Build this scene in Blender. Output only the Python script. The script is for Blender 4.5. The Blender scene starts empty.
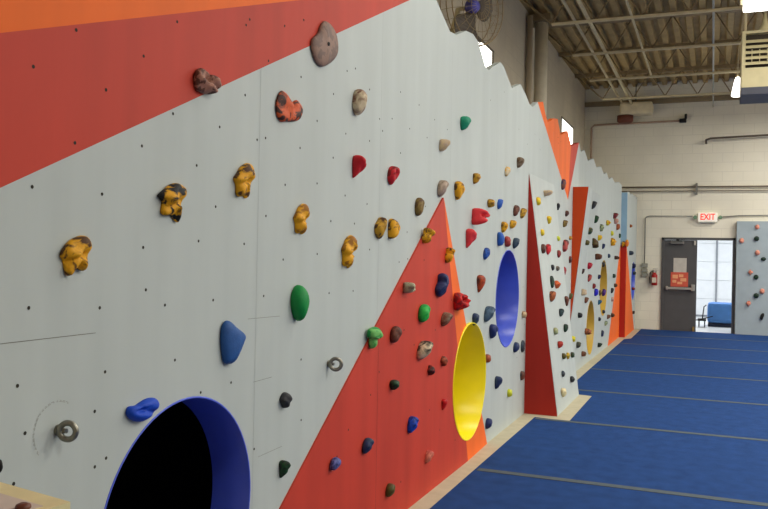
import bpy, bmesh, math, random
from mathutils import Vector, Matrix
from mathutils.geometry import delaunay_2d_cdt
PI = math.pi
scene = bpy.context.scene
COL = scene.collection

# ------------------------------------------------------------------ colour and materials
def lin(c):
    return tuple((x/255/12.92 if x/255 <= .04045 else ((x/255+.055)/1.055)**2.4) for x in c) + (1,)
MATS = {}
def mat(name, c, rough=.6, metal=0, noise=.06, scale=8, streak=False, bump=0, spec=.25, emit=None, c2=None, thr=.55, brick=None, sharp=.06):
    if name in MATS: return MATS[name]
    m = bpy.data.materials.new(name); m.use_nodes = True; nt = m.node_tree; N = nt.nodes; Lk = nt.links
    b = N['Principled BSDF']; col = lin(c)
    b.inputs['Base Color'].default_value = col; b.inputs['Roughness'].default_value = rough
    b.inputs['Metallic'].default_value = metal; b.inputs['Specular IOR Level'].default_value = spec
    if emit:
        b.inputs['Emission Color'].default_value = lin(emit[0]); b.inputs['Emission Strength'].default_value = emit[1]
    tc = N.new('ShaderNodeTexCoord'); mp = N.new('ShaderNodeMapping'); Lk.new(tc.outputs['Object'], mp.inputs['Vector'])
    if streak: mp.inputs['Scale'].default_value = (1, 1, .12)
    if noise or c2:
        t = N.new('ShaderNodeTexNoise'); t.inputs['Scale'].default_value = scale; t.inputs['Detail'].default_value = 4
        Lk.new(mp.outputs['Vector'], t.inputs['Vector'])
        r = N.new('ShaderNodeValToRGB'); e = r.color_ramp.elements
        if c2:
            t.inputs['Distortion'].default_value = .9
            e[0].position = thr-sharp; e[1].position = thr+sharp; e[0].color = col; e[1].color = lin(c2)
        else:
            e[0].position = .3; e[1].position = .7
            e[0].color = tuple(x*(1-noise*1.6) for x in col[:3])+(1,); e[1].color = tuple(min(1, x*(1+noise)) for x in col[:3])+(1,)
        Lk.new(t.outputs['Fac'], r.inputs['Fac']); src = r.outputs['Color']
        if brick:                                   # painted block courses: (block length, height)
            bt = N.new('ShaderNodeTexBrick'); cmb = N.new('ShaderNodeCombineXYZ'); sp = N.new('ShaderNodeSeparateXYZ')
            ad = N.new('ShaderNodeMath'); Lk.new(tc.outputs['Object'], sp.inputs[0])
            Lk.new(sp.outputs[0], ad.inputs[0]); Lk.new(sp.outputs[1], ad.inputs[1])
            Lk.new(ad.outputs[0], cmb.inputs[0]); Lk.new(sp.outputs[2], cmb.inputs[1]); Lk.new(cmb.outputs[0], bt.inputs['Vector'])
            bt.inputs['Scale'].default_value = 1; bt.inputs['Brick Width'].default_value = brick[0]; bt.inputs['Row Height'].default_value = brick[1]
            bt.inputs['Mortar Size'].default_value = .006; bt.inputs['Mortar'].default_value = tuple(x*.9 for x in col[:3])+(1,)
            Lk.new(src, bt.inputs['Color1']); Lk.new(src, bt.inputs['Color2']); src = bt.outputs['Color']
        Lk.new(src, b.inputs['Base Color'])
    if bump:
        t2 = N.new('ShaderNodeTexNoise'); t2.inputs['Scale'].default_value = 140 if bump < 1 else 400; bm_ = N.new('ShaderNodeBump')
        bm_.inputs['Strength'].default_value = min(bump, 1); bm_.inputs['Distance'].default_value = .002
        Lk.new(tc.outputs['Object'], t2.inputs['Vector']); Lk.new(t2.outputs['Fac'], bm_.inputs['Height']); Lk.new(bm_.outputs['Normal'], b.inputs['Normal'])
    MATS[name] = m; return m

# ------------------------------------------------------------------ building helpers
class MB:
    """collects shapes and links them as ONE mesh object"""
    def __init__(s): s.bm = bmesh.new(); s.mi = 0
    def face(s, pts):
        f = s.bm.faces.new([s.bm.verts.new(p) for p in pts]); f.material_index = s.mi; return f
    def _tag(s, geom):
        for f in geom:
            if isinstance(f, bmesh.types.BMFace): f.material_index = s.mi
    def box(s, x0, x1, y0, y1, z0, z1, bevel=0):
        r = bmesh.ops.create_cube(s.bm, size=1); vs = r['verts']
        for v in vs: v.co = Vector(((x0+x1)/2+v.co.x*(x1-x0), (y0+y1)/2+v.co.y*(y1-y0), (z0+z1)/2+v.co.z*(z1-z0)))
        fs = set(f for v in vs for f in v.link_faces); s._tag(fs)
        if bevel:
            es = set(e for v in vs for e in v.link_edges)
            r = bmesh.ops.bevel(s.bm, geom=list(es), offset=bevel, segments=2, affect='EDGES', profile=.6); s._tag(r['faces'])
        return s
    def tube(s, pts, r, n=10, closed=False):
        pts = [Vector(p) for p in pts]; rings = []; m = len(pts); up0 = None
        for i, p in enumerate(pts):
            a = pts[(i-1) % m] if (closed or i > 0) else p; b = pts[(i+1) % m] if (closed or i < m-1) else p
            d = (b-a).normalized()
            if up0 is None: up0 = Vector((0, 0, 1)) if abs(d.z) < .9 else Vector((1, 0, 0))
            x = d.cross(up0)
            if x.length < 1e-4: x = d.cross(Vector((0, 1, 0)))
            x.normalize(); y = x.cross(d).normalized(); rr = r[i] if isinstance(r, (list, tuple)) else r
            rings.append([s.bm.verts.new(p+x*rr*math.cos(2*PI*k/n)+y*rr*math.sin(2*PI*k/n)) for k in range(n)])
        for i in range(m if closed else m-1):
            A, B = rings[i], rings[(i+1) % m]
            for k in range(n):
                f = s.bm.faces.new((A[k], A[(k+1) % n], B[(k+1) % n], B[k])); f.material_index = s.mi; f.smooth = True
        if not closed:
            for R_ in (rings[0][::-1], rings[-1]):
                f = s.bm.faces.new(R_); f.material_index = s.mi
        return s
    def lathe(s, o, axis, u, prof, n=32, cap=(False, False)):
        o, axis, u = Vector(o), Vector(axis), Vector(u); w = axis.cross(u); rings = []
        for d, r in prof:
            rings.append([s.bm.verts.new(o+axis*d+u*r*math.cos(2*PI*k/n)+w*r*math.sin(2*PI*k/n)) for k in range(n)])
        for A, B in zip(rings, rings[1:]):
            for k in range(n):
                f = s.bm.faces.new((A[k], A[(k+1) % n], B[(k+1) % n], B[k])); f.smooth = True; f.material_index = s.mi
        for c, R_ in zip(cap, (rings[0][::-1], rings[-1])):
            if c: s.bm.faces.new(R_).material_index = s.mi
        return s
    def prism(s, poly, lo, hi, ax='z'):
        """closed polygon (a,b) swept between lo and hi along ax"""
        def P(a, b, c): return {'z': (a, b, c), 'x': (c, a, b), 'y': (a, c, b)}[ax]
        A = [s.bm.verts.new(P(a, b, lo)) for a, b in poly]; B = [s.bm.verts.new(P(a, b, hi)) for a, b in poly]; n = len(poly)
        for f in [A[::-1], B]+[[A[i], A[(i+1) % n], B[(i+1) % n], B[i]] for i in range(n)]:
            s.bm.faces.new(f).material_index = s.mi
        return s
    def build(s, name, mats, parent=None, loc=None, recalc=True):
        if recalc: bmesh.ops.recalc_face_normals(s.bm, faces=s.bm.faces)
        me = bpy.data.meshes.new(name); s.bm.to_mesh(me); s.bm.free()
        for m in (mats if isinstance(mats, (list, tuple)) else [mats]): me.materials.append(m)
        o = bpy.data.objects.new(name, me); COL.objects.link(o)
        if loc is not None:
            o.location = loc
            me.transform(Matrix.Translation(-Vector(loc)))
        if parent is not None:
            o.parent = parent
            pm = parent.matrix_basis if parent.parent is None else parent.parent.matrix_basis @ parent.matrix_basis
            o.matrix_parent_inverse = pm.inverted()
        return o
def tag(o, label, cat, group=None):
    o['label'] = label; o['category'] = cat
    if group: o['group'] = group
    return o
def thing(name, label, cat, loc, group=None):
    o = bpy.data.objects.new(name, None); o.empty_display_size = .1; COL.objects.link(o); o.location = loc
    return tag(o, label, cat, group)
def struct(o): o['kind'] = 'structure'; return o

# ------------------------------------------------------------------ colours
C = dict(pinkbrown=(166,120,102), darkbrown2=(92,58,48), rust3=(206,88,44), stone=(140,112,98), stone2=(116,94,86), brown=(112,68,52), cream=(206,190,158), rust=(178,72,38), rust2=(150,72,44), darkbrown=(66,38,32),
 ochre=(220,160,26), ochre2=(192,146,42), umber=(84,56,30), umber2=(150,98,20), black2=(30,30,30), olive=(128,106,54), olive2=(150,140,50), taupe=(172,152,136),
 taupe2=(128,112,92), beige=(196,172,134), teal=(30,136,104), teal2=(30,100,130), red=(196,34,44), darkred=(128,28,30), green=(22,138,66), steelblue=(40,84,146),
 blue=(24,72,190), navy=(24,34,84), charcoal=(52,54,58), darkgreen=(30,74,40), coral=(214,56,62), brick=(164,66,60), blue2=(40,88,176),
 slate=(48,66,84), slate2=(76,100,124), slate3=(40,64,70), navy2=(32,46,96), navy3=(34,46,86), lime=(190,196,50), sage=(160,166,136), sage2=(150,160,120),
 brightgreen=(40,172,66), redbright=(196,26,26), mint=(110,180,96), lavender=(112,118,186), salmon=(206,122,100), darkolive=(76,76,32), yellow=(214,192,46),
 darkgreen2=(36,66,48), brown2=(160,88,50), orange_h=(214,104,60), brickred=(170,52,40), cream2=(226,216,170), darkred2=(150,24,36), maroon=(110,30,48),
 rose=(190,140,130), crimson=(184,22,58), royal=(32,30,190), purple=(76,30,120), peach=(220,148,126))

W_GREY = mat('painted grey plywood', (181,189,186), .55, noise=.035, scale=6, streak=True)
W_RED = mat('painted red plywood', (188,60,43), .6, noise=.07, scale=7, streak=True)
W_RED_DK = mat('painted deep red plywood', (166,40,28), .6, noise=.06, scale=7, streak=True)
W_ORANGE = mat('painted orange plywood', (236,104,20), .6, noise=.05, scale=6, streak=True)
W_ORANGE2 = mat('painted orange plywood strip', (236,106,34), .6, noise=.05, scale=6, streak=True)
W_ORANGE_DK = mat('painted burnt orange plywood', (190,66,18), .6, noise=.05, scale=6, streak=True)
W_LBLUE = mat('painted pale blue plywood', (150,184,208), .55, noise=.03)
HOLE = mat('bolt hole dark', (52,50,44), .9, noise=0)
SEAM = mat('plywood joint line', (158,165,163), .9, noise=0)  # slightly darker grey of the joints between sheets
LINER_B = mat('blue plastic liner', (78,98,210), .28, noise=.05, scale=5, spec=.5)
LINER_Y = mat('yellow plastic liner', (250,230,14), .3, noise=.04, scale=5, spec=.5)
LINER_O = mat('dull yellow plastic liner', (196,160,56), .4, noise=.04, scale=5, spec=.5)
BLACK = mat('black unlit void', (6,6,7), .95, noise=0, spec=.1)  # darkness of the void behind the liners, put into the colour
MATB = mat('blue carpet mat', (34,66,120), .95, noise=.1, scale=9, bump=2, spec=.1)
TAPE = mat('grey green seam tape', (76,88,96), .85, noise=.08, scale=30)
WOOD = mat('pale plywood', (184,176,150), .65, noise=.06, scale=10)
WOOD2 = mat('pine edge', (214,204,156), .6, noise=.06, scale=14)
LAMINATE = mat('pinkish laminate top', (196,184,172), .6, noise=.05, scale=20)
BLOCK_L = mat('warm grey painted block', (198,188,166), .8, noise=.06, scale=2, brick=(.4, .2))
BLOCK_F = mat('cream painted block', (232,227,208), .8, noise=.05, scale=1.2, brick=(.4, .2))
DECK = mat('galvanised roof deck', (178,152,102), .6, noise=.1, scale=5)
STEEL = mat('cream painted steel', (216,202,162), .5, noise=.08, scale=9)
STEEL_DK = mat('dull joist steel', (148,128,92), .6, noise=.12, scale=9)
GREYM = mat('grey metal', (128,128,122), .4, .6, noise=.08, scale=20)
ZINC = mat('zinc plated steel', (150,148,136), .35, .8, noise=.1, scale=30)
DOORP = mat('charcoal door paint', (84,84,84), .45, noise=.04, scale=6)
WHITE = mat('white plastic', (232,230,222), .4, noise=.02)
DARK = mat('dark rubber', (32,32,34), .6, noise=.05)
POWER = 120.0; EXPOSURE = 0.05
SCUFF = [((2.74, .991), (2.886, .992)), ((2.79, .687), (2.98, .689)), ((2.69, 1.242), (2.94, 1.2375))]
# hold shapes and where each sits: surface, along, up, half width, half height, depth, shape, turn, seed, rim points, rings, colours, label, group, bolt
SHAPES = {
 'slab': [(160,60),(220,65),(268,120),(285,230),(255,315),(195,390),(130,440),(80,410),(50,330),(55,260),(100,190),(125,110)],
 'curl': [(160,98),(212,120),(250,172),(275,145),(325,133),(390,170),(430,240),(400,300),(330,365),(230,385),(130,370),(95,300),(88,220),(110,150)],
 'heart': [(140,75),(200,115),(240,190),(288,236),(300,160),(340,122),(400,180),(420,250),(380,360),(300,420),(200,450),(140,475),(95,420),(75,310),(90,180)],
 'face': [(310,55),(395,75),(418,160),(390,240),(388,360),(345,420),(300,410),(262,385),(235,415),(190,470),(150,440),(130,330),(95,270),(115,200),(190,110)],
 'face2': [(300,35),(395,75),(418,150),(380,220),(350,320),(332,485),(295,485),(230,420),(170,432),(125,400),(135,270),(82,215),(105,170),(150,130),(205,72)],
 'face3': [(300,30),(400,60),(425,170),(370,260),(340,350),(330,440),(280,480),(230,430),(170,470),(120,440),(110,330),(70,250),(130,170),(190,90)],
 'bean': [(285,225),(310,188),(390,195),(450,168),(540,140),(625,160),(657,230),(635,300),(560,370),(460,410),(380,390),(310,330),(284,275)],
 'bean2': [(300,40),(390,60),(430,170),(390,280),(330,370),(300,470),(210,490),(110,440),(90,330),(110,230),(170,120)],
 'tri': [(80,3),(100,22),(135,52),(131,75),(102,125),(85,132),(70,120),(62,60),(65,15)],
 'dtri': [(60,30),(140,0),(220,40),(270,110),(200,200),(130,260),(60,190),(0,110)],
 'green_drop': [(295,403),(318,418),(327,445),(320,478),(303,508),(298,510),(285,500),(270,460),(274,425)],
 'oval': [(0,100),(50,87),(87,50),(100,0),(87,-50),(50,-87),(0,-100),(-50,-87),(-87,-50),(-100,0),(-87,50),(-50,87)],
 'drop': [(0,0),(60,15),(95,70),(85,140),(50,210),(10,250),(-20,250),(-50,210),(-85,140),(-95,70),(-60,15)],
 'dropn': [(0,0),(65,20),(95,80),(75,150),(35,225),(6,290),(-10,290),(-40,225),(-75,150),(-92,80),(-60,20)],
 'ndrop': [(0,300),(60,280),(90,220),(75,150),(40,70),(5,0),(-8,0),(-40,70),(-75,150),(-90,220),(-60,280)],
 'wedge': [(0,0),(60,20),(110,90),(130,170),(90,250),(20,300),(-30,290),(-40,160),(-30,50)],
 'bent': [(0,60),(40,10),(140,20),(250,60),(290,120),(230,170),(130,150),(90,200),(70,280),(10,300),(-30,250),(-10,150)],
 'bone': [(120,0),(190,10),(230,70),(200,140),(170,190),(190,260),(140,330),(60,340),(10,290),(30,210),(60,150),(50,60)],
 'jug': [(0,100),(50,85),(90,55),(100,0),(80,-45),(40,-75),(0,-85),(-60,-80),(-95,-40),(-100,20),(-80,75),(-40,95)],
 'chunk': [(0,40),(60,0),(120,30),(180,20),(230,80),(300,120),(290,210),(220,230),(160,210),(90,250),(20,230),(-10,130)],
 'mushroom': [(0,30),(80,-5),(180,0),(230,50),(220,110),(160,140),(140,250),(100,300),(50,280),(50,160),(0,120)],
 'cross': [(60,0),(110,20),(130,70),(190,80),(210,140),(150,170),(120,240),(60,250),(50,180),(0,160),(-10,100),(40,70)],
 'bar': [(0,0),(60,20),(120,40),(200,40),(210,75),(120,85),(60,110),(10,90),(-15,40)],
 'vee': [(0,40),(60,20),(110,100),(190,0),(250,20),(230,110),(160,220),(100,240),(40,170)],
}
def outline(shape, rot, n=26):
    """smooth closed outline in -1..1, image-style points turned v-up"""
    pts = SHAPES[shape]
    cx = sum(p[0] for p in pts)/len(pts); cy = sum(p[1] for p in pts)/len(pts)
    sx = max(p[0] for p in pts)-min(p[0] for p in pts); sy = max(p[1] for p in pts)-min(p[1] for p in pts)
    q = [((x-cx)/sx*2, -(y-cy)/sy*2) for x, y in pts]
    if shape == 'oval': q = [(x*.68, y) for x, y in q]
    a = math.radians(rot); c, s = math.cos(a), math.sin(a)
    q = [(x*c-y*s, x*s+y*c) for x, y in q]
    area = sum(q[i-1][0]*q[i][1]-q[i][0]*q[i-1][1] for i in range(len(q)))
    if area < 0: q = q[::-1]
    out = []; m = len(q)
    for k in range(n):                       # Catmull-Rom
        t = k*m/n; i = int(t); f = t-i
        p0, p1, p2, p3 = (q[(i+d) % m] for d in (-1, 0, 1, 2))
        out.append(tuple(.5*(2*b+(c_-a_)*f+(2*a_-5*b+4*c_-d_)*f*f+(3*b-a_-3*c_+d_)*f**3) for a_, b, c_, d_ in zip(p0, p1, p2, p3)))
    xs = [p[0] for p in out]; ys = [p[1] for p in out]
    mx, my = (max(xs)+min(xs))/2, (max(ys)+min(ys))/2; hx, hy = (max(xs)-min(xs))/2, (max(ys)-min(ys))/2
    return [((x-mx)/hx, (y-my)/hy) for x, y in out]
def hold_verts(shape, rot, su, sv, p, seed, n=26, rings=7):
    """rings of points: rim on the wall, bulging out, to a crown; metres; x along, y up, z off the wall"""
    rnd = random.Random(seed); ol = outline(shape, rot, n)
    ph = [rnd.uniform(0, 6.28) for _ in range(8)]; lump = {'face': .24, 'face2': .3, 'face3': .26, 'curl': .25, 'heart': .2, 'cross': .2, 'chunk': .25, 'bone': .2, 'slab': .03, 'tri': .03, 'green_drop': .02}.get(shape, .1)
    V = []; skew = max(-.42, min(.42, -rot/30*.42))+{'dropn': .2, 'drop': .1, 'jug': .1}.get(shape, 0) if shape not in ('slab', 'tri', 'face', 'face2', 'face3', 'green_drop', 'curl', 'heart', 'bean') else 0
    for k in range(rings+1):
        if k == 0: r, h = .93, -.03
        else:
            t = (k-1)/(rings-1); r = 1.0*math.cos(t*1.5)**.8 if k > 1 else 1.0; h = .16+.84*math.sin(t*1.5708)**.85
        for (x, y) in ol:
            u, v = x*r, y*r
            hh = h
            if k > 0:
                w = math.sin(3.1*u+ph[0]+1.7*v)*math.sin(2.6*v+ph[1])+.6*math.sin(6.2*u+ph[2])*math.sin(5.4*v+ph[3]-u*2)
                hh = h*(1+lump*w*(1-.5*(r > .95)))
                if shape == 'slab': hh = h*.75*(1-.28*max(0, u+.15*v+.1)) + (.06 if abs(u+.25*v+.12) < .14 else 0)*h
                if shape == 'tri': hh = h*(1-.3*max(0, u))
                if shape in ('bean', 'jug', 'curl', 'bent', 'chunk'):
                    d0 = (u+.25)**2*3+(v-.12)**2*9 if shape != 'jug' else (u-.1)**2*5+v*v*5
                    hh -= .5*h*math.exp(-d0*2.2)
                    if shape in ('bean', 'curl'): hh -= .4*h*math.exp(-((u-.45)**2*8+(v+.25+.3*(u-.4))**2*22))
                if shape in ('face', 'face2', 'face3'):
                    hh -= .45*h*math.exp(-((u-.45)**2*16+(v-.05)**2*16))+.5*h*math.exp(-((v+.08-.35*u)**2*60))*(u < .35)+.5*h*math.exp(-((u-.1)**2*40))*(v < -.3)
                if shape == 'heart': hh *= 1-.85*math.exp(-((u-.2)**2*45))*max(0, min(1, (v+.45)*2))
                if shape == 'bean2': hh -= .35*h*math.exp(-((u+.1)**2*8+(v-.1)**2*5))
                if shape == 'mushroom': hh *= .75 if v < -.05 else 1.1
            if k > 0: hh *= 1+skew*v
            V.append((u*su, v*sv, hh*p))
    V.append((sum(a[0] for a in V[-n:])/n, sum(a[1] for a in V[-n:])/n, sum(a[2] for a in V[-n:])/n*1.01))
    return V, n, rings
HOLDS = [
 ('main', 3.2953, 2.4509, 0.1385, 0.1098, 0.0392, 'slab', 0, 2, 44, 9, 'stone', 'stone2', 'large brown stone-like slab hold on the red and grey paint border', 'near holds on the grey and red painted wall', '-.1,-.02'),
 ('main', 2.3735, 2.0902, 0.0694, 0.0417, 0.041, 'curl', 0, 3, 44, 9, 'pinkbrown', 'darkbrown2', 'pinkish brown marbled curled hold on the lower edge of the red band', 'near holds on the grey and red painted wall', ''),
 ('main', 2.9783, 2.1025, 0.1149, 0.0645, 0.0244, 'heart', 0, 4, 44, 9, 'rust3', 'darkbrown', 'orange and brown marbled heart-shaped hold under the brown slab hold', 'near holds on the grey and red painted wall', ''),
 ('main', 3.6582, 2.2557, 0.0432, 0.0666, 0.052, 'oval', -12, 5, 44, 9, 'cream', 'brown', 'cream hold marbled with brown and green high on the grey wall', 'near holds on the grey and red painted wall', ''),
 ('main', 1.7661, 1.4805, 0.0548, 0.0569, 0.0305, 'face', 0, 6, 44, 9, 'ochre', 'umber', 'ochre yellow lumpy hold furthest left on the grey wall', 'near holds on the grey and red painted wall', ''),
 ('main', 2.1962, 1.6591, 0.0727, 0.0654, 0.0338, 'face2', 0, 7, 44, 9, 'ochre', 'black2', 'ochre yellow lumpy hold swirled with black', 'near holds on the grey and red painted wall', ''),
 ('main', 2.6324, 1.772, 0.0678, 0.0681, 0.0345, 'face3', 0, 8, 44, 9, 'ochre', 'umber', 'ochre yellow knobbly hold right of the black-swirled one', 'near holds on the grey and red painted wall', ''),
 ('main', 3.0933, 1.6485, 0.059, 0.0676, 0.0339, 'face3', 0, 9, 44, 9, 'ochre', 'umber2', 'ochre yellow upright hold above the green teardrop hold', 'near holds on the grey and red painted wall', ''),
 ('main', 3.5879, 1.5119, 0.0678, 0.0823, 0.0413, 'face3', -6, 10, 44, 9, 'ochre', 'umber2', 'ochre yellow knobbly hold lowest and right of the green teardrop hold', 'near holds on the grey and red painted wall', ''),
 ('main', 3.9639, 1.6431, 0.0387, 0.059, 0.0465, 'ndrop', -25, 11, 44, 9, 'ochre2', 'umber', 'slim leaf-shaped ochre hold, left one of a touching pair', 'near holds on the grey and red painted wall', ''),
 ('main', 4.1645, 1.645, 0.0467, 0.0569, 0.0467, 'wedge', 0, 12, 44, 9, 'ochre', 'umber', 'ochre hold with a dark band, right one of a touching pair', 'near holds on the grey and red painted wall', ''),
 ('main', 4.5839, 1.7944, 0.0431, 0.0563, 0.0397, 'oval', -12, 13, 44, 9, 'olive', 'umber', "upright olive brown hold left of the red triangle's tip", 'near holds on the grey and red painted wall', ''),
 ('main', 5.0078, 1.9401, 0.0498, 0.0562, 0.0503, 'oval', -28, 14, 26, 7, 'taupe', 'taupe2', "greyish beige slanted hold just above the red triangle's tip", 'near holds on the grey and red painted wall', ''),
 ('main', 5.0184, 2.2218, 0.0405, 0.0405, 0.0503, 'drop', -40, 15, 18, 5, 'beige', 'taupe', 'small beige hold below and left of the teal green hold', 'near holds on the grey and red painted wall', ''),
 ('main', 5.4854, 2.4389, 0.0507, 0.0507, 0.053, 'drop', -25, 16, 18, 5, 'teal', 'teal', 'teal green rounded hold high on the grey wall', 'near holds on the grey and red painted wall', ''),
 ('main', 3.6639, 1.9348, 0.034, 0.0577, 0.0483, 'dropn', -30, 17, 44, 9, 'red', 'red', 'bright red pointed teardrop hold on the grey wall', 'near holds on the grey and red painted wall', ''),
 ('main', 4.1387, 1.9388, 0.0461, 0.0531, 0.0448, 'bean2', -25, 18, 44, 9, 'red', 'darkred', 'red oval hold with a dark groove, beside the pointed red one', 'near holds on the grey and red painted wall', ''),
 ('main', 3.0748, 1.286, 0.0499, 0.0782, 0.0572, 'green_drop', 0, 19, 44, 9, 'green', 'green', 'large smooth green teardrop hold pointing down', 'near holds on the grey and red painted wall', ''),
 ('main', 2.5806, 1.1654, 0.0813, 0.0812, 0.0367, 'tri', 0, 20, 44, 9, 'steelblue', 'steelblue', 'large blue three-cornered hold above the near tunnel', 'near holds on the grey and red painted wall', '.55,-.5'),
 ('main', 2.0661, 0.9962, 0.0725, 0.0339, 0.0342, 'bean', 0, 21, 44, 9, 'blue', 'blue', "bright blue pocketed hold touching the near tunnel's rim", 'near holds on the grey and red painted wall', ''),
 ('main', 2.9823, 0.8826, 0.035, 0.0333, 0.0334, 'dtri', 0, 22, 26, 7, 'charcoal', 'charcoal', 'small charcoal angular hold below the blue three-cornered hold', 'near holds on the grey and red painted wall', ''),
 ('main', 2.979, 0.596, 0.0241, 0.037, 0.0333, 'dropn', -20, 23, 26, 7, 'darkgreen', 'black2', 'small dark green pointed hold right of the near tunnel', 'near holds on the grey and red painted wall', ''),
 ('main', 1.5227, 0.9478, 0.0071, 0.0177, 0.0117, 'oval', 0, 24, 18, 5, 'black2', 'black2', 'black hold cut by the left picture edge above the wooden counter', 'near holds on the grey and red painted wall', ''),
 ('main', 5.3871, 1.9566, 0.0634, 0.0657, 0.0489, 'drop', -10, 25, 44, 9, 'ochre', 'umber', "mustard yellow drop hold right of the red triangle's tip", 'near holds on the grey and red painted wall', ''),
 ('main', 5.8246, 2.0815, 0.0409, 0.0409, 0.043, 'drop', -20, 26, 18, 5, 'ochre2', 'umber', 'small ochre brown hold above the mustard drop hold', 'near holds on the grey and red painted wall', ''),
 ('main', 6.8013, 2.2354, 0.044, 0.044, 0.034, 'oval', -25, 27, 18, 5, 'cream', 'ochre', 'tiny cream and tan hold high on the grey wall', 'near holds on the grey and red painted wall', ''),
 ('main', 7.2539, 2.3626, 0.0498, 0.0498, 0.0492, 'drop', -20, 28, 18, 5, 'taupe2', 'umber', 'small grey brown drop hold highest near the leaning panel', 'near holds on the grey and red painted wall', ''),
 ('main', 6.242, 1.9259, 0.035, 0.0339, 0.0527, 'dtri', 0, 29, 18, 5, 'ochre2', 'umber', 'small ochre hold beside a thin blue hold', 'near holds on the grey and red painted wall', ''),
 ('main', 6.5667, 1.9407, 0.0435, 0.0435, 0.035, 'oval', -25, 30, 18, 5, 'blue2', 'blue2', 'thin upright blue hold right of a small ochre one', 'near holds on the grey and red painted wall', ''),
 ('main', 5.8313, 1.7984, 0.0635, 0.0635, 0.1108, 'bent', 0, 31, 26, 7, 'coral', 'coral', 'coral red bent jug hold, upper of two coral holds', 'near holds on the grey and red painted wall', ''),
 ('main', 5.6784, 1.6328, 0.0519, 0.071, 0.0535, 'dropn', -25, 32, 44, 9, 'coral', 'coral', 'coral red pointed hold, lower of two coral holds', 'near holds on the grey and red painted wall', ''),
 ('main', 7.1531, 1.9209, 0.0512, 0.0512, 0.04, 'oval', -20, 33, 18, 5, 'brown', 'darkbrown', 'dark brown oval hold touching an ochre one by the leaning panel', 'near holds on the grey and red painted wall', ''),
 ('main', 7.4333, 1.9131, 0.0478, 0.0495, 0.0434, 'oval', -25, 34, 18, 5, 'ochre2', 'umber', 'ochre brown oval hold against the red side of the leaning panel', 'near holds on the grey and red painted wall', ''),
 ('main', 6.7211, 1.7554, 0.0474, 0.0474, 0.0423, 'drop', -15, 35, 18, 5, 'ochre', 'umber', 'yellow ochre hold above the blue and brick red pair', 'near holds on the grey and red painted wall', ''),
 ('main', 7.0193, 1.7925, 0.038, 0.038, 0.0502, 'oval', -15, 36, 18, 5, 'ochre', 'olive', 'round yellow ochre hold above a dark teal one', 'near holds on the grey and red painted wall', ''),
 ('main', 6.6043, 1.6514, 0.0581, 0.0581, 0.0496, 'tri', 0, 37, 18, 5, 'blue2', 'steelblue', 'blue three-cornered hold touching a brick red one', 'near holds on the grey and red painted wall', ''),
 ('main', 6.8516, 1.6367, 0.0472, 0.0472, 0.0434, 'oval', 10, 38, 18, 5, 'brick', 'darkred', 'brick red hold between a blue and a dark teal hold', 'near holds on the grey and red painted wall', ''),
 ('main', 7.1582, 1.6286, 0.0497, 0.0497, 0.0432, 'oval', -25, 39, 18, 5, 'slate', 'slate', 'dark teal oval hold above the high blue tunnel', 'near holds on the grey and red painted wall', ''),
 ('main', 6.1645, 1.5261, 0.048, 0.048, 0.0378, 'oval', -22, 40, 18, 5, 'blue2', 'navy', 'slanted blue hold left of the high blue tunnel', 'near holds on the grey and red painted wall', ''),
 ('main', 6.0126, 1.2946, 0.067, 0.0684, 0.0439, 'dropn', -15, 41, 26, 7, 'rust', 'darkbrown', 'rust orange pointed hold left of the high blue tunnel', 'near holds on the grey and red painted wall', ''),
 ('main', 5.8883, 1.0293, 0.0472, 0.0472, 0.0384, 'drop', -15, 42, 18, 5, 'slate', 'navy', 'dark slate blue hold above the yellow tunnel', 'near holds on the grey and red painted wall', ''),
 ('main', 6.2361, 1.0481, 0.0623, 0.0623, 0.0637, 'oval', -30, 43, 26, 7, 'slate2', 'slate', "grey blue chunky hold beside the high blue tunnel's foot", 'near holds on the grey and red painted wall', ''),
 ('main', 6.405, 0.8981, 0.0589, 0.0589, 0.0492, 'drop', -10, 44, 18, 5, 'navy2', 'navy', 'navy blue hold just under the high blue tunnel', 'near holds on the grey and red painted wall', ''),
 ('main', 6.2762, 0.691, 0.0351, 0.0351, 0.0369, 'oval', 0, 45, 18, 5, 'rust2', 'brown', 'small orange brown round hold right of the yellow tunnel', 'near holds on the grey and red painted wall', ''),
 ('main', 6.6138, 0.4552, 0.0538, 0.0538, 0.0474, 'drop', -25, 46, 18, 5, 'navy3', 'slate', "dark blue green hold right of the yellow tunnel's middle", 'near holds on the grey and red painted wall', ''),
 ('main', 7.0494, 0.2984, 0.0355, 0.0355, 0.036, 'oval', 0, 47, 18, 5, 'lime', 'lime', 'tiny lime yellow hold low on the grey wall', 'near holds on the grey and red painted wall', ''),
 ('main', 6.3247, 0.163, 0.0416, 0.0416, 0.046, 'oval', -15, 48, 18, 5, 'navy2', 'navy', "navy hold beside the orange strip's bottom corner", 'near holds on the grey and red painted wall', ''),
 ('main', 7.2587, 0.683, 0.0468, 0.0468, 0.0434, 'oval', -15, 49, 18, 5, 'navy2', 'slate', 'dark navy hold below the high blue tunnel, left of a dark pair', 'near holds on the grey and red painted wall', ''),
 ('main', 7.5769, 0.6614, 0.0544, 0.0592, 0.0262, 'oval', 0, 50, 18, 5, 'charcoal', 'slate', 'narrow charcoal hold against the red side, beside a navy one', 'near holds on the grey and red painted wall', ''),
 ('main', 7.5665, 0.3846, 0.0447, 0.0447, 0.0343, 'drop', -10, 51, 18, 5, 'brown', 'charcoal', "dark brown hold low against the leaning panel's red side", 'near holds on the grey and red painted wall', ''),
 ('main', 7.5707, 0.9626, 0.035, 0.0331, 0.0403, 'oval', 0, 52, 12, 4, 'beige', 'brown', 'tiny beige hold on the grey wall against the red side', 'near holds on the grey and red painted wall', ''),
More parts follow.
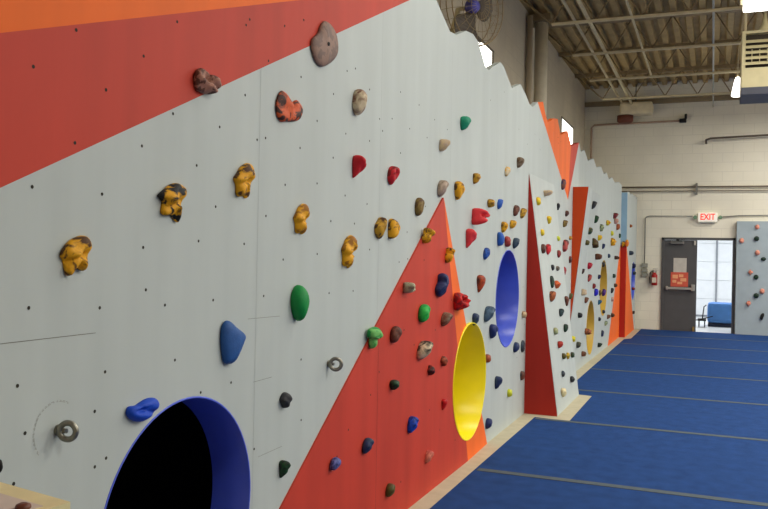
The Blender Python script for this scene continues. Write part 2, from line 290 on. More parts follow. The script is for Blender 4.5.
 ('pyr', 4.6789, 1.6234, 0.0329, 0.0493, 0.054, 'bone', -20, 54, 26, 7, 'ochre', 'umber', "ochre yellow knobbly hold on the red triangle's left edge", 'holds on the red triangle', ''),
 ('pyr', 5.132, 1.5056, 0.0306, 0.0527, 0.0474, 'bone', -20, 55, 26, 7, 'ochre', 'umber', 'ochre yellow hold on the ridge between red and orange', 'holds on the red triangle', ''),
 ('pyr', 4.9916, 1.3119, 0.0878, 0.0777, 0.0607, 'bone', -18, 56, 44, 9, 'navy3', 'navy', 'dark blue double-lobed hold high on the red triangle', 'holds on the red triangle', ''),
 ('pyr', 4.3689, 1.3132, 0.035, 0.0327, 0.067, 'jug', 0, 57, 18, 5, 'sage', 'taupe2', 'pale grey green hold with a round pocket on the red triangle', 'holds on the red triangle', ''),
 ('pyr', 4.6604, 1.148, 0.0611, 0.0561, 0.0501, 'oval', -10, 58, 44, 9, 'brightgreen', 'green', 'bright green rounded hold on the red triangle', 'holds on the red triangle', ''),
 ('pyr', 5.0859, 1.0838, 0.0463, 0.0463, 0.058, 'oval', -50, 59, 18, 5, 'brown', 'taupe2', 'brown slanted knobbly hold left of the orange strip', 'holds on the red triangle', ''),
 ('pyr', 5.3851, 1.1888, 0.0849, 0.0629, 0.0833, 'chunk', 0, 60, 44, 9, 'redbright', 'darkred', 'chunky bright red jug hold on the orange strip', 'holds on the red triangle', ''),
 ('pyr', 3.8789, 1.0669, 0.0544, 0.0565, 0.0491, 'mushroom', 0, 61, 44, 9, 'mint', 'green', "light green mushroom-shaped hold on the red triangle's left edge", 'holds on the red triangle', ''),
 ('pyr', 4.1934, 1.0577, 0.0462, 0.0462, 0.0413, 'oval', -15, 62, 26, 7, 'brown', 'darkbrown', 'brown speckled hold right of the light green mushroom hold', 'holds on the red triangle', ''),
 ('pyr', 4.6562, 0.9235, 0.0668, 0.0562, 0.0661, 'oval', -45, 63, 44, 9, 'cream', 'black2', 'cream and black marbled slanted hold on the red triangle', 'holds on the red triangle', ''),
 ('pyr', 5.0813, 0.8068, 0.035, 0.034, 0.0372, 'dtri', 0, 64, 18, 5, 'rust2', 'darkbrown', 'small rust brown hold close left of the yellow tunnel', 'holds on the red triangle', ''),
 ('pyr', 4.8232, 0.7807, 0.035, 0.0322, 0.0379, 'cross', 0, 65, 18, 5, 'darkbrown', 'darkred', 'small dark brown lobed hold below the cream and black hold', 'holds on the red triangle', ''),
 ('pyr', 4.19, 0.7765, 0.035, 0.0292, 0.0412, 'drop', 0, 66, 18, 5, 'darkgreen', 'black2', 'small dark green hold in the middle of the red triangle', 'holds on the red triangle', ''),
 ('pyr', 5.1224, 0.5168, 0.0383, 0.0383, 0.0296, 'dropn', -20, 67, 18, 5, 'redbright', 'darkred', 'small red hold on the red triangle left of the yellow tunnel', 'holds on the red triangle', ''),
 ('pyr', 4.4867, 0.4997, 0.0379, 0.049, 0.0468, 'oval', -22, 68, 26, 7, 'blue', 'navy', 'bright blue faceted hold low on the red triangle', 'holds on the red triangle', ''),
 ('pyr', 3.8293, 0.5137, 0.0391, 0.0391, 0.0368, 'oval', -25, 69, 26, 7, 'navy3', 'slate', 'dark navy faceted hold low on the red triangle', 'holds on the red triangle', ''),
 ('pyr', 3.4493, 0.5086, 0.035, 0.0291, 0.0331, 'oval', -15, 70, 18, 5, 'lavender', 'navy', "lavender blue small hold near the red triangle's lower left", 'holds on the red triangle', ''),
 ('pyr', 4.8067, 0.2386, 0.0336, 0.0394, 0.039, 'oval', -28, 71, 18, 5, 'salmon', 'brick', 'salmon pink small hold near the beige floor strip', 'holds on the red triangle', ''),
 ('pyr', 4.1609, 0.1981, 0.0356, 0.0356, 0.04, 'oval', -15, 72, 18, 5, 'darkolive', 'umber', 'small dark olive hold at the bottom of the red triangle', 'holds on the red triangle', ''),
 ('p2', 8.3996, 2.1915, 0.035, 0.0299, 0.0874, 'bar', 0, 74, 12, 4, 'beige', 'taupe', 'beige bar-shaped hold highest on the leaning panel', 'holds on the leaning grey panel', ''),
 ('p2', 7.9696, 2.0809, 0.0425, 0.0425, 0.0356, 'oval', 0, 75, 18, 5, 'yellow', 'ochre', 'yellow hold left of the black pointed one on the leaning panel', 'holds on the leaning grey panel', ''),
 ('main', 9.3031, 2.0921, 0.0417, 0.0417, 0.0286, 'dropn', 0, 76, 12, 4, 'charcoal', 'black2', 'small black pointed hold high on the leaning panel', 'holds on the leaning grey panel', ''),
 ('p2', 8.4242, 1.915, 0.0418, 0.0418, 0.039, 'dropn', 0, 77, 18, 5, 'yellow', 'ochre', 'yellow pointed hold under the beige bar hold', 'holds on the leaning grey panel', ''),
 ('p2', 7.9979, 1.7698, 0.035, 0.035, 0.0299, 'oval', 0, 78, 12, 4, 'yellow', 'ochre', 'yellow hold above the dark brown and red pair', 'holds on the leaning grey panel', ''),
 ('p2', 8.882, 1.7323, 0.035, 0.0287, 0.0257, 'oval', 0, 79, 12, 4, 'lime', 'lime', 'tiny lime hold left of a large brick red one', 'holds on the leaning grey panel', ''),
 ('main', 9.7657, 1.6538, 0.0761, 0.0761, 0.054, 'bean2', -10, 80, 18, 5, 'brick', 'darkbrown', 'tall brick red hold with dark foot near the orange side', 'holds on the leaning grey panel', ''),
 ('p2', 7.9355, 1.606, 0.0476, 0.0476, 0.036, 'oval', -10, 81, 18, 5, 'darkbrown', 'brown', 'dark brown hold, left of a red one on the leaning panel', 'holds on the leaning grey panel', ''),
 ('p2', 8.1838, 1.6039, 0.0544, 0.0544, 0.0395, 'oval', -20, 82, 18, 5, 'red', 'darkred', 'bright red hold touching a dark brown one', 'holds on the leaning grey panel', ''),
 ('p2', 8.7756, 1.5629, 0.0423, 0.0423, 0.033, 'oval', -15, 83, 18, 5, 'darkred', 'brown', 'small dark red hold below the tall brick red one', 'holds on the leaning grey panel', ''),
 ('p2', 8.3331, 1.4178, 0.035, 0.0315, 0.0265, 'drop', 0, 84, 12, 4, 'charcoal', 'black2', 'tiny charcoal drop hold left of a dark ring-shaped one', 'holds on the leaning grey panel', ''),
 ('p2', 8.6074, 1.4057, 0.035, 0.0266, 0.0304, 'jug', 0, 85, 12, 4, 'charcoal', 'taupe2', 'tiny dark ring-shaped hold on the leaning panel', 'holds on the leaning grey panel', ''),
 ('main', 9.7177, 1.345, 0.0596, 0.0596, 0.0415, 'drop', -10, 86, 18, 5, 'darkred2', 'darkred', 'crimson drop hold right of the dark ring-shaped one', 'holds on the leaning grey panel', ''),
 ('p2', 8.1992, 1.2727, 0.0467, 0.0638, 0.0292, 'oval', -8, 87, 18, 5, 'darkgreen2', 'black2', 'tall dark green hold on the leaning panel', 'holds on the leaning grey panel', ''),
 ('p2', 8.4213, 1.2396, 0.0422, 0.0422, 0.0479, 'cross', 0, 88, 18, 5, 'orange_h', 'rust', 'orange red lobed hold right of the tall dark green one', 'holds on the leaning grey panel', ''),
 ('p2', 8.0754, 1.13, 0.0532, 0.0532, 0.0532, 'oval', -25, 89, 18, 5, 'brown2', 'darkbrown', 'orange brown slanted hold below the tall dark green one', 'holds on the leaning grey panel', ''),
 ('p2', 8.9132, 1.0455, 0.0558, 0.0558, 0.0328, 'dropn', -5, 90, 18, 5, 'brown', 'darkbrown', "brown pointed hold near the inverted orange side's tip", 'holds on the leaning grey panel', ''),
 ('p2', 8.4762, 0.9446, 0.042, 0.042, 0.0397, 'oval', -25, 91, 18, 5, 'slate3', 'black2', 'dark slate oval hold below the orange brown one', 'holds on the leaning grey panel', ''),
 ('p2', 8.0595, 0.7845, 0.0363, 0.0363, 0.0354, 'oval', 0, 92, 12, 4, 'sage2', 'olive', 'pale olive hold at middle height by the red side', 'holds on the leaning grey panel', ''),
 ('p2', 8.6352, 0.7708, 0.0428, 0.0428, 0.0402, 'oval', -20, 93, 18, 5, 'darkgreen2', 'black2', 'black green hold right of the pale olive one', 'holds on the leaning grey panel', ''),
 ('p2', 8.1855, 0.6388, 0.035, 0.0349, 0.048, 'oval', -15, 94, 12, 4, 'brickred', 'darkred', 'small red round hold on the lower leaning panel', 'holds on the leaning grey panel', ''),
 ('p2', 8.3487, 0.5049, 0.035, 0.0323, 0.0341, 'oval', 0, 95, 12, 4, 'darkolive', 'umber', 'dark olive hold, left one of a row of three', 'holds on the leaning grey panel', ''),
 ('p2', 8.5976, 0.4824, 0.0352, 0.0352, 0.0317, 'cross', 0, 96, 12, 4, 'olive2', 'ochre', 'yellow green hold, middle one of a row of three', 'holds on the leaning grey panel', ''),
 ('p2', 8.8616, 0.4627, 0.035, 0.0314, 0.0355, 'oval', 0, 97, 12, 4, 'darkgreen2', 'umber', 'dark green hold, right one of a row of three', 'holds on the leaning grey panel', ''),
 ('p2', 8.2117, 0.3426, 0.035, 0.0327, 0.0255, 'oval', 0, 98, 12, 4, 'charcoal', 'slate', 'small charcoal hold under the row of three', 'holds on the leaning grey panel', ''),
 ('p2', 8.6565, 0.2266, 0.035, 0.0348, 0.0383, 'oval', 0, 99, 12, 4, 'charcoal', 'black2', "lowest charcoal hold near the leaning panel's bottom corner", 'holds on the leaning grey panel', ''),
 ('p2', 8.0791, 0.1739, 0.0436, 0.0436, 0.0415, 'drop', 0, 100, 18, 5, 'cream2', 'beige', 'cream white hold lowest on the leaning panel', 'holds on the leaning grey panel', ''),
 ('main', 9.5742, 2.3698, 0.0648, 0.0648, 0.0423, 'oval', -15, 102, 18, 5, 'brown', 'navy', 'brown and blue hold at the tip of the painted orange triangle', 'holds on the wall between the leaning panel and the orange wedge', ''),
 ('main', 9.8616, 2.0433, 0.0377, 0.0377, 0.039, 'oval', -20, 103, 12, 4, 'darkbrown', 'brown', 'small dark brown hold left of the orange side, higher of two', 'holds on the wall between the leaning panel and the orange wedge', ''),
 ('main', 9.7225, 1.9164, 0.0432, 0.0432, 0.0477, 'oval', -20, 104, 12, 4, 'olive', 'darkbrown', 'olive brown hold left of the orange side, lower of two', 'holds on the wall between the leaning panel and the orange wedge', ''),
 ('main', 10.184, 1.757, 0.035, 0.0249, 0.0343, 'oval', 0, 105, 12, 4, 'brown', 'ochre', "tiny brown hold on the orange side's left edge", 'holds on the wall between the leaning panel and the orange wedge', ''),
 ('main', 10.205, 1.4879, 0.045, 0.045, 0.0312, 'oval', -10, 106, 12, 4, 'darkbrown', 'darkred', "dark red brown hold on the orange side's left edge", 'holds on the wall between the leaning panel and the orange wedge', ''),
 ('main', 10.2793, 1.028, 0.0396, 0.0396, 0.0378, 'oval', -20, 107, 12, 4, 'darkolive', 'umber', "small dark olive hold by the orange side's narrow lower part", 'holds on the wall between the leaning panel and the orange wedge', ''),
 ('main', 10.45, 0.4763, 0.0408, 0.0408, 0.0603, 'cross', 0, 108, 12, 4, 'yellow', 'lime', "yellow lobed hold below the orange side's tip", 'holds on the wall between the leaning panel and the orange wedge', ''),
 ('main', 10.9306, 0.3536, 0.0426, 0.0426, 0.0543, 'oval', -15, 109, 12, 4, 'charcoal', 'darkolive', 'charcoal hold right of the yellow lobed one', 'holds on the wall between the leaning panel and the orange wedge', ''),
 ('main', 11.4063, 0.1847, 0.0388, 0.0388, 0.0633, 'oval', 0, 110, 12, 4, 'brown', 'umber', "brown round hold left of the low yellow tunnel's foot", 'holds on the wall between the leaning panel and the orange wedge', ''),
 ('main', 11.0102, 0.7442, 0.0374, 0.0374, 0.0587, 'dtri', 0, 111, 12, 4, 'black2', 'charcoal', "black angular hold just right of the orange side's tip", 'holds on the wall between the leaning panel and the orange wedge', ''),
 ('p3', 1.042, 1.5684, 0.0586, 0.0589, 0.053, 'oval', -30, 113, 18, 5, 'charcoal', 'black2', "black slanted hold at the top of the orange wedge's white face", 'holds around the two far yellow tunnels', ''),
 ('main', 12.4085, 2.0986, 0.0594, 0.0594, 0.0604, 'oval', -15, 114, 18, 5, 'darkgreen', 'black2', 'dark green round hold below the black slanted one', 'holds around the two far yellow tunnels', ''),
 ('p3', 1.048, 1.2079, 0.0519, 0.0519, 0.0523, 'oval', -15, 115, 12, 4, 'darkgreen2', 'olive', "olive green hold beside the orange side's right edge", 'holds around the two far yellow tunnels', ''),
 ('main', 13.0986, 1.9967, 0.0598, 0.0598, 0.0549, 'cross', 0, 116, 18, 5, 'sage2', 'charcoal', 'grey green crossed hold right of the olive green one', 'holds around the two far yellow tunnels', ''),
 ('main', 13.8894, 2.1104, 0.0467, 0.0467, 0.0602, 'cross', 0, 117, 12, 4, 'yellow', 'rust', 'small yellow and orange hold left of a maroon one', 'holds around the two far yellow tunnels', ''),
 ('main', 14.8967, 2.2793, 0.0565, 0.0565, 0.0757, 'oval', -40, 118, 12, 4, 'maroon', 'brown', 'maroon hold highest of the far cluster', 'holds around the two far yellow tunnels', ''),
 ('main', 15.0607, 2.1939, 0.0524, 0.0524, 0.0732, 'jug', 0, 119, 12, 4, 'rose', 'olive', 'pinkish olive hold under the maroon one', 'holds around the two far yellow tunnels', ''),
 ('main', 15.4409, 2.1034, 0.0607, 0.0607, 0.0595, 'oval', -10, 120, 12, 4, 'brown2', 'darkred', 'orange brown hold below the pinkish olive one', 'holds around the two far yellow tunnels', ''),
 ('main', 14.5932, 1.9584, 0.0438, 0.0438, 0.0456, 'oval', 0, 121, 12, 4, 'lime', 'yellow', 'tiny lime yellow hold under the far cluster', 'holds around the two far yellow tunnels', ''),
 ('p3', 0.7783, 1.0406, 0.0369, 0.0369, 0.0509, 'oval', 0, 122, 12, 4, 'darkolive', 'umber', "dark olive hold on the orange wedge's right edge", 'holds around the two far yellow tunnels', ''),
 ('main', 12.2955, 1.7376, 0.0753, 0.0753, 0.076, 'cross', 20, 123, 18, 5, 'umber', 'darkolive', 'dark brown knotted hold touching a yellow one', 'holds around the two far yellow tunnels', ''),
 ('main', 12.8753, 1.832, 0.0446, 0.0446, 0.0614, 'oval', -20, 124, 12, 4, 'yellow', 'ochre', 'yellow hold above the dark brown knotted one', 'holds around the two far yellow tunnels', ''),
 ('main', 14.5922, 1.8085, 0.0707, 0.0707, 0.0769, 'cross', 0, 125, 18, 5, 'ochre', 'umber', 'yellow ochre lobed hold below the tiny lime one', 'holds around the two far yellow tunnels', ''),
 ('main', 15.8872, 1.9528, 0.0456, 0.0456, 0.034, 'oval', 0, 126, 12, 4, 'darkgreen', 'black2', 'tiny dark green hold near the light blue strip', 'holds around the two far yellow tunnels', ''),
 ('main', 13.4271, 1.7094, 0.0462, 0.0462, 0.0418, 'oval', -25, 127, 12, 4, 'navy', 'slate', 'navy slanted hold right of the dark brown knotted one', 'holds around the two far yellow tunnels', ''),
 ('main', 12.6278, 1.5386, 0.0482, 0.0482, 0.0965, 'vee', 0, 128, 12, 4, 'brown', 'umber', "brown forked hold above the high yellow tunnel's left side", 'holds around the two far yellow tunnels', ''),
 ('main', 14.2164, 1.56, 0.0359, 0.0359, 0.0403, 'oval', 0, 129, 12, 4, 'slate', 'navy', 'tiny slate blue hold above the high yellow tunnel', 'holds around the two far yellow tunnels', ''),
 ('main', 15.2105, 1.5336, 0.035, 0.0345, 0.086, 'bar', 0, 130, 12, 4, 'darkbrown', 'umber', 'dark brown bar hold left of the far red side', 'holds around the two far yellow tunnels', ''),
 ('main', 11.8413, 1.4026, 0.0488, 0.0488, 0.0607, 'oval', -20, 131, 12, 4, 'crimson', 'darkred', 'crimson round hold beside the orange wedge', 'holds around the two far yellow tunnels', ''),
 ('main', 11.2492, 1.3294, 0.039, 0.039, 0.0359, 'oval', -25, 132, 12, 4, 'darkbrown', 'black2', 'dark brown hold against the orange side below the crimson one', 'holds around the two far yellow tunnels', ''),
 ('main', 13.4442, 1.414, 0.0421, 0.0421, 0.0459, 'oval', 0, 133, 12, 4, 'charcoal', 'black2', 'charcoal hold on the rim of the high yellow tunnel', 'holds around the two far yellow tunnels', ''),
 ('main', 11.8903, 1.2256, 0.0553, 0.0553, 0.0473, 'oval', -28, 134, 18, 5, 'brick', 'darkbrown', 'brick red slanted hold below the crimson one', 'holds around the two far yellow tunnels', ''),
 ('main', 12.98, 1.2237, 0.0367, 0.0367, 0.042, 'oval', -10, 135, 12, 4, 'navy', 'black2', 'small navy hold left of the high yellow tunnel', 'holds around the two far yellow tunnels', ''),
 ('main', 14.9938, 1.2054, 0.0378, 0.0378, 0.0496, 'oval', 0, 136, 12, 4, 'darkgreen2', 'black2', "small dark hold right of the high yellow tunnel's top", 'holds around the two far yellow tunnels', ''),
 ('main', 12.3941, 1.0945, 0.0425, 0.0425, 0.0418, 'oval', -10, 137, 12, 4, 'darkred', 'darkbrown', 'dark maroon hold above the royal blue one', 'holds around the two far yellow tunnels', ''),
 ('main', 12.6009, 0.9943, 0.0582, 0.0582, 0.054, 'oval', -10, 138, 18, 5, 'royal', 'navy', 'royal blue hold left of the high yellow tunnel', 'holds around the two far yellow tunnels', ''),
 ('main', 13.1443, 0.9687, 0.0468, 0.0468, 0.0447, 'drop', 0, 139, 12, 4, 'olive', 'umber', 'olive brown hold between royal blue and purple ones', 'holds around the two far yellow tunnels', ''),
 ('main', 13.564, 0.957, 0.0605, 0.0605, 0.0534, 'oval', -15, 140, 12, 4, 'purple', 'navy', "purple hold over the high yellow tunnel's left rim", 'holds around the two far yellow tunnels', ''),
 ('main', 14.7444, 0.9495, 0.0489, 0.0489, 0.0486, 'oval', -20, 141, 12, 4, 'charcoal', 'black2', 'charcoal hold right of the high yellow tunnel', 'holds around the two far yellow tunnels', ''),
 ('main', 15.2142, 1.0295, 0.0355, 0.0355, 0.0567, 'oval', 0, 142, 12, 4, 'umber', 'darkbrown', 'small brown hold beside the far orange triangle', 'holds around the two far yellow tunnels', ''),
 ('main', 11.3049, 1.0427, 0.0471, 0.0471, 0.0711, 'bent', 0, 143, 12, 4, 'beige', 'taupe', 'beige curved hold right of the orange side', 'holds around the two far yellow tunnels', ''),
 ('main', 11.6084, 0.9194, 0.0444, 0.0444, 0.0453, 'oval', -25, 144, 12, 4, 'brown', 'umber', 'brown slanted hold under the beige curved one', 'holds around the two far yellow tunnels', ''),
 ('main', 13.0455, 0.8219, 0.0392, 0.0392, 0.0502, 'oval', -30, 145, 12, 4, 'teal2', 'navy', 'teal blue slanted hold under the royal blue one', 'holds around the two far yellow tunnels', ''),
 ('main', 14.8537, 0.7916, 0.0437, 0.0437, 0.0424, 'oval', 0, 146, 12, 4, 'rose', 'taupe', 'tiny rose grey hold beside the far orange triangle', 'holds around the two far yellow tunnels', ''),
 ('main', 13.611, 0.6413, 0.035, 0.0312, 0.0454, 'oval', 0, 147, 12, 4, 'charcoal', 'navy', 'tiny charcoal hold below the high yellow tunnel', 'holds around the two far yellow tunnels', ''),
 ('main', 11.6781, 0.4728, 0.0466, 0.0466, 0.0851, 'cross', 10, 148, 12, 4, 'brown2', 'darkbrown', "orange brown forked hold over the low yellow tunnel's left rim", 'holds around the two far yellow tunnels', ''),
 ('main', 13.1256, 0.552, 0.035, 0.0332, 0.0366, 'oval', 0, 149, 12, 4, 'black2', 'navy', "tiny black hold right of the low yellow tunnel's top", 'holds around the two far yellow tunnels', ''),
 ('main', 13.9414, 0.4278, 0.0407, 0.0407, 0.0442, 'oval', -20, 150, 12, 4, 'sage2', 'slate', 'tiny grey green hold right of the low yellow tunnel', 'holds around the two far yellow tunnels', ''),
 ('main', 14.2581, 0.5158, 0.04, 0.04, 0.0509, 'oval', -30, 151, 12, 4, 'brown', 'umber', 'small brown hold, left of a touching pair by the orange triangle', 'holds around the two far yellow tunnels', ''),
 ('main', 14.8407, 0.5101, 0.0374, 0.0374, 0.0616, 'oval', 0, 152, 12, 4, 'darkbrown', 'umber', 'small dark brown hold, right of a touching pair by the orange triangle', 'holds around the two far yellow tunnels', ''),
 ('main', 13.531, 0.2921, 0.0545, 0.0545, 0.0363, 'oval', -8, 153, 12, 4, 'navy3', 'black2', "narrow dark blue hold right of the low yellow tunnel's middle", 'holds around the two far yellow tunnels', ''),
 ('main', 13.1006, 0.1453, 0.0357, 0.0357, 0.064, 'oval', -20, 154, 12, 4, 'black2', 'darkgreen2', 'black hold low near the beige floor strip', 'holds around the two far yellow tunnels', ''),
 ('p4', 0.5794, 2.1771, 0.035, 0.033, 0.0497, 'oval', 0, 156, 12, 4, 'brown2', 'umber', 'tiny brown hold highest on the furthest wall section', 'holds on the furthest wall section', ''),
 ('p4', 0.5872, 1.6366, 0.0439, 0.0439, 0.0865, 'cross', 0, 157, 12, 4, 'slate', 'charcoal', 'dark slate lobed hold above the far blue tunnel', 'holds on the furthest wall section', ''),
 ('p4', 1.3346, 1.3741, 0.0532, 0.0532, 0.0685, 'drop', 0, 158, 12, 4, 'navy', 'black2', "small navy hold right of the far blue tunnel's top", 'holds on the furthest wall section', ''),
 ('p4', 1.5339, 1.2224, 0.0379, 0.0379, 0.0571, 'oval', 0, 159, 12, 4, 'charcoal', 'slate', 'tiny charcoal hold right of the far blue tunnel', 'holds on the furthest wall section', ''),
 ('p4', 1.3311, 0.8989, 0.035, 0.0323, 0.0604, 'oval', 0, 160, 12, 4, 'darkred', 'maroon', "tiny maroon hold right of the far blue tunnel's foot", 'holds on the furthest wall section', ''),
 ('p4', 1.5716, 0.393, 0.035, 0.0348, 0.0454, 'oval', 0, 161, 12, 4, 'charcoal', 'umber', 'tiny dark hold low on the furthest wall section', 'holds on the furthest wall section', ''),
 ('p4s', 0.0517, 1.7988, 0.0354, 0.0628, 0.059, 'oval', 0, 162, 12, 4, 'ochre', 'umber', 'yellow hold on top of the far dark red side, left of an orange one', 'holds on the furthest wall section', ''),
 ('p4s', 0.1184, 1.819, 0.0371, 0.0724, 0.0681, 'oval', 0, 163, 12, 4, 'orange_h', 'ochre', 'orange yellow hold on top of the far dark red side, right one', 'holds on the furthest wall section', ''),
 ('back', 0.4346, 2.233, 0.0431, 0.0495, 0.0492, 'oval', 0, 165, 12, 4, 'peach', 'peach', 'peach orange hold highest on the grey panel', 'holds on the grey panel beside the exit', ''),
 ('back', 0.1463, 1.9457, 0.0465, 0.055, 0.0542, 'oval', 0, 166, 12, 4, 'peach', 'peach', "peach orange hold beside the door frame's top corner", 'holds on the grey panel beside the exit', ''),
 ('back', 0.448, 1.7018, 0.0469, 0.0547, 0.0542, 'oval', 0, 167, 12, 4, 'peach', 'peach', 'peach orange hold between two dark green holds on the grey panel', 'holds on the grey panel beside the exit', ''),
 ('back', 0.3266, 1.2937, 0.0501, 0.0569, 0.0563, 'cross', 0, 168, 12, 4, 'peach', 'rust', 'peach orange hold left of a dark hold at middle height', 'holds on the grey panel beside the exit', ''),
 ('back', 0.5512, 0.9092, 0.0476, 0.0566, 0.0563, 'oval', 0, 169, 12, 4, 'peach', 'peach', 'peach orange hold close to the right picture edge', 'holds on the grey panel beside the exit', ''),
 ('back', 0.2997, 0.6435, 0.0491, 0.0591, 0.0584, 'dtri', 0, 170, 12, 4, 'peach', 'rust', 'lowest peach orange hold on the grey panel', 'holds on the grey panel beside the exit', ''),
 ('back', 0.4268, 1.9914, 0.0497, 0.0537, 0.0532, 'oval', 0, 171, 12, 4, 'darkgreen2', 'black2', 'dark green hold highest on the grey panel', 'holds on the grey panel beside the exit', ''),
 ('back', 0.5626, 1.5732, 0.0504, 0.0412, 0.0409, 'oval', 0, 172, 12, 4, 'darkgreen2', 'black2', 'flat dark hold near the right picture edge', 'holds on the grey panel beside the exit', ''),
 ('back', 0.431, 1.1969, 0.0488, 0.0516, 0.0512, 'oval', 0, 173, 12, 4, 'darkgreen2', 'black2', 'dark green hold right of the middle peach one', 'holds on the grey panel beside the exit', ''),
 ('back', 0.4407, 0.8154, 0.0516, 0.0536, 0.0532, 'oval', 0, 174, 12, 4, 'darkgreen2', 'black2', 'dark green hold above the lowest peach one', 'holds on the grey panel beside the exit', ''),
 ('back', 0.5594, 0.3902, 0.0405, 0.0721, 0.0718, 'bean2', 0, 175, 12, 4, 'black2', 'black2', 'black curved hold lowest on the grey panel', 'holds on the grey panel beside the exit', ''),
]
DOTS = [(1.759, 2.111), (1.609, 1.975), (1.883, 1.968), (2.048, 2.106), (2.213, 2.259), (1.763, 1.796), (2.048, 1.825), (2.201, 1.952), (2.473, 1.95), (2.639, 2.097), (2.338, 1.796), (2.636, 2.363), (2.661, 2.391), (2.931, 2.439), (2.807, 2.266), (3.082, 2.26), (2.732, 1.94), (2.796, 1.956), (3.086, 1.954), (3.242, 2.096), (3.404, 2.248), (3.549, 2.388), (3.828, 2.353), (4.27, 2.426), (4.583, 2.409), (3.97, 2.224), (4.149, 2.255), (4.43, 2.242), (4.88, 2.368), (3.549, 2.084), (3.414, 1.951), (3.841, 2.089), (4.015, 2.167), (4.741, 2.234), (4.29, 2.082), (1.613, 1.66), (1.875, 1.661), (2.064, 1.508), (2.358, 1.535), (2.458, 1.661), (2.653, 1.531), (1.61, 1.342), (1.875, 1.328), (2.179, 1.321), (2.454, 1.325), (2.081, 1.374), (1.578, 1.142), (1.903, 1.137), (2.238, 1.134), (1.606, 1.014), (1.915, 0.879), (1.868, 0.864), (1.863, 1.027), (2.389, 1.003), (2.757, 0.725), (2.811, 1.646), (2.962, 1.784), (2.958, 1.472), (3.254, 1.816), (3.403, 1.653), (3.269, 1.498), (3.4, 1.316), (3.672, 1.317), (3.555, 1.784), (3.825, 1.761), (3.672, 1.653), (2.806, 1.326), (3.87, 1.526), (4.301, 1.461), (4.421, 1.636), (3.135, 1.035), (3.147, 0.768), (2.582, 1.011), (1.572, 0.89)]
RED_DOTS = [(3.281, 0.918), (4.007, 0.871), (4.361, 0.192), (3.501, 0.529), (4.543, 0.965), (4.368, 1.068), (4.847, 0.524), (5.266, 1.202), (4.934, 1.024), (3.896, 0.765), (3.626, 0.634), (4.693, 1.473), (5.06, 0.357), (5.402, 0.221)]
# ------------------------------------------------------------------ camera
F_PX, YAW, PITCH, ROLL, EYE = 807.0, -.3871, .00044, .02029, 1.5
cy, sy, cp, sp = math.cos(YAW), math.sin(YAW), math.cos(PITCH), math.sin(PITCH)
fw = Vector((sy*cp, cy*cp, sp)); rt = Vector((cy, -sy, 0)); up = rt.cross(fw); c, s = math.cos(ROLL), math.sin(ROLL)
r2, u2 = rt*c+up*s, up*c-rt*s
cam = bpy.data.cameras.new('camera'); cam.sensor_width = 36; cam.lens = 36*F_PX/768; cam.clip_end = 100
co = bpy.data.objects.new('camera', cam); COL.objects.link(co); scene.camera = co
m3 = Matrix((r2, u2, -fw)).transposed(); co.matrix_world = Matrix.Translation((0, 0, EYE)) @ m3.to_4x4()

# ------------------------------------------------------------------ room shell
XL, XR, YB, YF, ZD = -2.72, 8.0, -4.0, 18.45, 5.3
struct(MB().box(XL-.2, XR+.2, YB-.2, YF+6, -.24, -.04).build('floor', mat('concrete floor', (176,170,160), .7, noise=.08, scale=3)))
def slab_with_holes(name, m, ax, at, thick, a0, a1, b0, b1, holes):
    """a wall as boxes round rectangular openings (a along the wall, b up); holes must not share a columns"""
    w = MB(); cuts = sorted(holes); a = a0
    def bx(p, q, r, t):
        if q-p > 1e-4 and t-r > 1e-4:
            if ax == 'x': w.box(at-thick, at, p, q, r, t)
            else: w.box(p, q, at, at+thick, r, t)
    for h0, h1, v0, v1 in cuts:
        bx(a, h0, b0, b1); bx(h0, h1, b0, v0); bx(h0, h1, v1, b1); a = h1
    bx(a, a1, b0, b1)
    return struct(w.build(name, m))
WIN = [(9.45, 10.32, 3.55, 4.2), (15.45, 16.85, 3.55, 4.2)]
DOOR = (-1.03, .43, -.04, 2.0)
slab_with_holes('wall_left', BLOCK_L, 'x', XL, .2, YB, YF+.2, -.04, ZD+.1, WIN)
slab_with_holes('wall_far', BLOCK_F, 'y', YF, .2, XL, XR, -.04, ZD+.1, [DOOR])
struct(MB().box(XR, XR+.2, YB, YF+.2, -.04, ZD+.1).build('wall_right', BLOCK_F))
struct(MB().box(XL-.2, XR+.2, YB-.2, YB, -.04, ZD+.1).build('wall_back', BLOCK_F))
GLOW = mat('daylit window pane', (250,250,245), .3, noise=0, emit=((255,252,240), 3.5))
for i, (a0, a1, z0, z1) in enumerate(WIN):
    f = MB(); t = .03
    f.box(XL-.14, XL+.015, a0, a1, z1-t, z1); f.box(XL-.14, XL+.015, a0, a1, z0, z0+t)
    f.box(XL-.14, XL+.015, a0, a0+t, z0+t, z1-t); f.box(XL-.14, XL+.015, a1-t, a1, z0+t, z1-t)
    f.box(XL-.12, XL+.008, (a0+a1)/2+.36, (a0+a1)/2+.39, z0+t, z1-t)
    fo = struct(f.build('window_%d' % (i+1), mat('dark window frame', (96,88,76), .5, noise=.05)))
    MB().box(XL-.012, XL+.002, a0+t, a1-t, z0+t, z1-t).build('pane', GLOW, fo)
# roof deck: trapezoid flutes running along the hall
dk = MB(); x = XL; prof = []
while x < XR:
    prof += [(x, ZD), (x+.085, ZD), (x+.105, ZD+.075), (x+.185, ZD+.075)]; x += .205
for (xa, za), (xb, zb) in zip(prof, prof[1:]):
    dk.face([(xa, YB-.2, za), (xb, YB-.2, zb), (xb, YF+.2, zb), (xa, YF+.2, za)])
dk.box(XL-.2, XR+.2, YB-.2, YF+.2, ZD+.2, ZD+.3)
struct(dk.build('ceiling', DECK, recalc=False))
# wall ledger under the far end of the deck
struct(MB().box(XL, XR, YF-.07, YF, 4.9, 5.0).build('trim_1', mat('ledger beam', (150,134,104), .7, noise=.08)))
